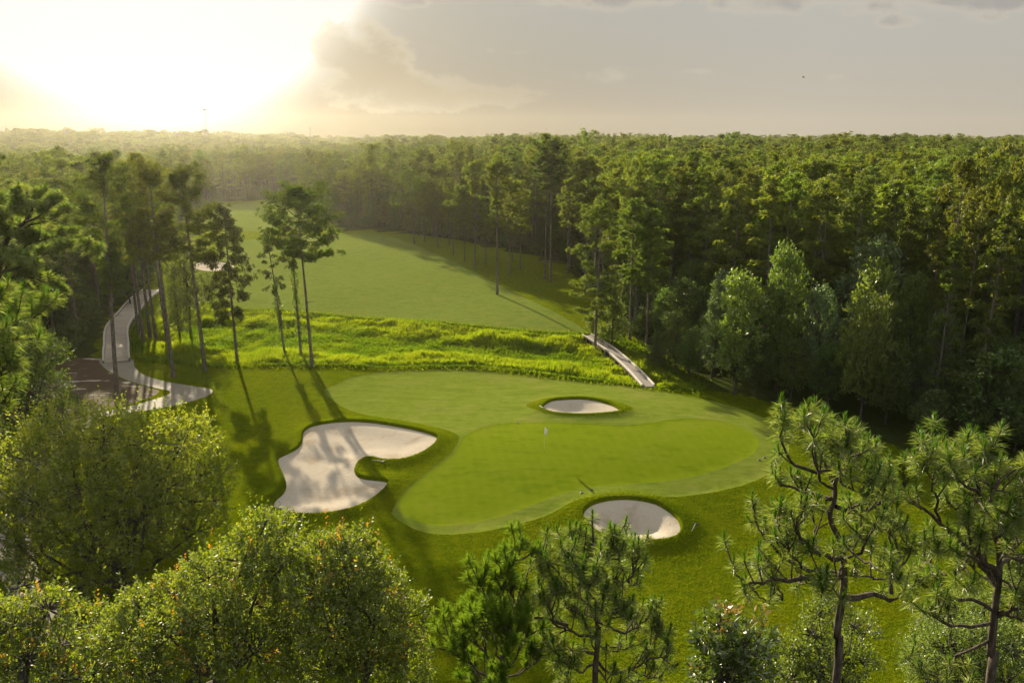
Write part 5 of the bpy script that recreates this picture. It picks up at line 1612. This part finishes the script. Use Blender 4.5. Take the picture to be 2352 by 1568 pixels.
o = K.build('rough_grass', [M['blade']])
tag(o, 'tufts of longer grass in the rough and around the bunker lips', 'grass', kind='stuff')
# ------------------------------------------------------------------ air
b = MB(); HZ = (1500.0, -150.0, 1500.0, -9.0, 70.0)
hx, y0, y1, z0, z1 = HZ
b.box((0, (y0 + y1) / 2, (z0 + z1) / 2), (2 * hx, y1 - y0, z1 - z0))
m, nt, out = new_mat('haze')
v = nt.nodes.new('ShaderNodeVolumePrincipled')
v.inputs['Color'].default_value = (.96, .90, .76, 1)
v.inputs['Density'].default_value = HAZE_D
v.inputs['Anisotropy'].default_value = HAZE_G
nt.links.new(v.outputs[0], out.inputs['Volume'])
hz = b.build('haze', m, flat=True)
tag(hz, 'warm evening haze over the whole course and forest', 'haze', kind='stuff')

# ------------------------------------------------------------------ sky and sun
w = bpy.data.worlds.new('World'); sc.world = w; w.use_nodes = True
nt = w.node_tree; nt.nodes.clear(); g = NT(nt)
out = nt.nodes.new('ShaderNodeOutputWorld'); bg = nt.nodes.new('ShaderNodeBackground')
sky = g.n('ShaderNodeTexSky', sky_type='NISHITA'); sky.sun_disc = False
sky.sun_elevation = SUN_EL; sky.sun_rotation = SUN_AZ
sky.air_density = 1.0; sky.dust_density = 3.0; sky.ozone_density = 1.0; sky.altitude = 0
bg.inputs['Strength'].default_value = SKY_S
tc = g.n('ShaderNodeTexCoord').outputs['Generated']
sp = g.n('ShaderNodeSeparateXYZ'); g.put(sp.inputs[0], tc)
az = g.m('MULTIPLY', g.m('ARCTAN2', sp.outputs[0], sp.outputs[1]), 57.2958)
el = g.m('MULTIPLY', g.m('ARCSINE', sp.outputs[2]), 57.2958)
dt = g.n('ShaderNodeVectorMath', operation='DOT_PRODUCT'); g.put(dt.inputs[0], tc); dt.inputs[1].default_value = tuple(SUN_DIR)
ang = g.m('MULTIPLY', g.m('ARCCOSINE', g.m('MINIMUM', dt.outputs['Value'], .99999)), 57.2958)
cv = g.n('ShaderNodeCombineXYZ'); g.put(cv.inputs[0], az); g.put(cv.inputs[1], g.m('MULTIPLY', el, 1.5))
nA = g.noise(cv.outputs[0], .2, 8, .62, .4)
nB = g.noise(cv.outputs[0], .55, 4, .6)


def azel(x, y):
    d = ray(x, y)
    return math.degrees(math.atan2(d[0], d[1])), math.degrees(math.asin(d[2]))


def cloud_field(ells):
    M_ = None
    for (x, y, rx, ry, s) in ells:
        a, e = azel(x, y); k = 1 / 32.0
        u = g.m('MULTIPLY', g.m('SUBTRACT', az, a), 1 / (rx * k)); v_ = g.m('MULTIPLY', g.m('SUBTRACT', el, e), 1 / (ry * k))
        q = g.m('SUBTRACT', s, g.m('ADD', g.m('MULTIPLY', u, u), g.m('MULTIPLY', v_, v_)))
        M_ = q if M_ is None else g.m('SMOOTH_MAX', M_, q, .35)
    return M_


nmix = g.m('ADD', g.m('MULTIPLY', g.m('SUBTRACT', nA, .5), 4.2), g.m('MULTIPLY', g.m('SUBTRACT', nB, .5), 1.3))
main = g.m('ADD', cloud_field([(850, 90, 50, 48, 1), (775, 110, 60, 60, 1), (860, 160, 115, 80, 1.15), (955, 205, 120, 48, 1), (1080, 222, 170, 32, .95), (780, 190, 80, 55, .9)]), nmix)
d1 = g.step(-.05, .5, main)
core1 = g.step(.1, 1.1, main)
small = g.m('ADD', cloud_field([(1385, 172, 95, 24, .9), (1391, -2, 160, 24, 1.25), (1640, 6, 70, 20, .8), (1750, 8, 75, 26, .9), (1865, 4, 100, 24, 1.2), (1996, 16, 80, 24, 1.15), (2055, 48, 75, 18, .95), (2226, 4, 140, 26, 1.2), (2255, 40, 60, 18, .6), (1926, 178, 40, 12, .6), (925, 4, 60, 16, 1), (1240, 120, 300, 16, .15), (1600, 165, 220, 10, .2)]), nmix)
d2 = g.step(.0, 1.1, small)
core2 = g.step(.4, 1.6, small)
# clear sky: Nishita, greyed by the humid air near the horizon
base = g.mix(SKY_MIX, sky.outputs[0], SKY_GREY)
low = g.m('POWER', 2.718, g.m('MULTIPLY', g.m('MAXIMUM', el, 0.0), -1 / 9.0))
zb = g.m('MULTIPLY_ADD', g.step(22, 58, el), ZENITH_FILL, 1.0)      # unseen sky above the frame brightened, added as soft top fill
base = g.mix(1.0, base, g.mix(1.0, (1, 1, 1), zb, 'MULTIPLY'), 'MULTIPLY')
lowc = g.mix(g.step(16, 46, ang), SKY_LOW_L, SKY_LOW)
base = g.mix(g.m('MULTIPLY', low, .85), base, lowc)
glow = g.m('POWER', 2.718, g.m('MULTIPLY', g.m('POWER', g.m('MULTIPLY', ang, 1 / 6.2), 2.0), -1.0))
glow2 = g.m('POWER', 2.718, g.m('MULTIPLY', ang, -1 / 15.0))
edge = g.m('DIVIDE', GLOWE, g.m('ADD', 1.0, g.m('POWER', 2.718, g.m('MULTIPLY', g.m('SUBTRACT', ang, 13.0), 1 / .8))))
gl = g.mix(1.0, (1, .97, .88), g.m('ADD', edge, g.m('MULTIPLY', glow, GLOW1)), 'MULTIPLY')
gl2 = g.mix(1.0, (1, .84, .52), g.m('MULTIPLY', glow2, GLOW2), 'MULTIPLY')
rim = g.mix(g.step(15, 25, ang), CLOUD_RIM, CLOUD_EDGE)
c1 = g.mix(core1, rim, CLOUD_BODY)
c2 = g.mix(core2, CLOUD2_RIM, CLOUD2_BODY)
glow_all = g.mix(1.0, gl, gl2, 'ADD')
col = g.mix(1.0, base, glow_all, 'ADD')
cl1 = g.mix(1.0, c1, g.mix(1.0, glow_all, (.35, .35, .35), 'MULTIPLY'), 'ADD')
cl2 = g.mix(1.0, c2, g.mix(1.0, glow_all, (.8, .8, .8), 'MULTIPLY'), 'ADD')
col = g.mix(g.m('MULTIPLY', d2, .75), col, cl2)
col = g.mix(g.m('MULTIPLY', d1, .8), col, cl1)
mn = g.n('ShaderNodeVectorMath', operation='MINIMUM'); g.put(mn.inputs[0], col); mn.inputs[1].default_value = SKY_CAP
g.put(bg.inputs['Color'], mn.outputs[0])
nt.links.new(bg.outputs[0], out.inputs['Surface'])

sl = bpy.data.lights.new('sun', 'SUN'); sl.energy = SUN_E; sl.angle = R(.6); sl.color = (1.0, .86, .62)
so = bpy.data.objects.new('sun', sl); COL.objects.link(so)
so.rotation_euler = Vector(-SUN_DIR).to_track_quat('-Z', 'Y').to_euler()

sc.view_settings.view_transform = 'Standard'; sc.view_settings.look = 'None'
sc.view_settings.gamma = 1.0; sc.view_settings.use_curve_mapping = False
sc.view_settings.exposure = EXPO
sc.render.engine = 'CYCLES'
cy = sc.cycles
cy.use_denoising = DENOISE
cy.max_bounces = 6; cy.diffuse_bounces = 4; cy.glossy_bounces = 1; cy.transmission_bounces = 3; cy.volume_bounces = 0; cy.transparent_max_bounces = 4
cy.sample_clamp_indirect = 4.0
cy.caustics_reflective = False; cy.caustics_refractive = False
cy.use_adaptive_sampling = False
cy.denoiser = 'OPENIMAGEDENOISE'; cy.denoising_prefilter = 'ACCURATE'; cy.denoising_quality = 'HIGH'
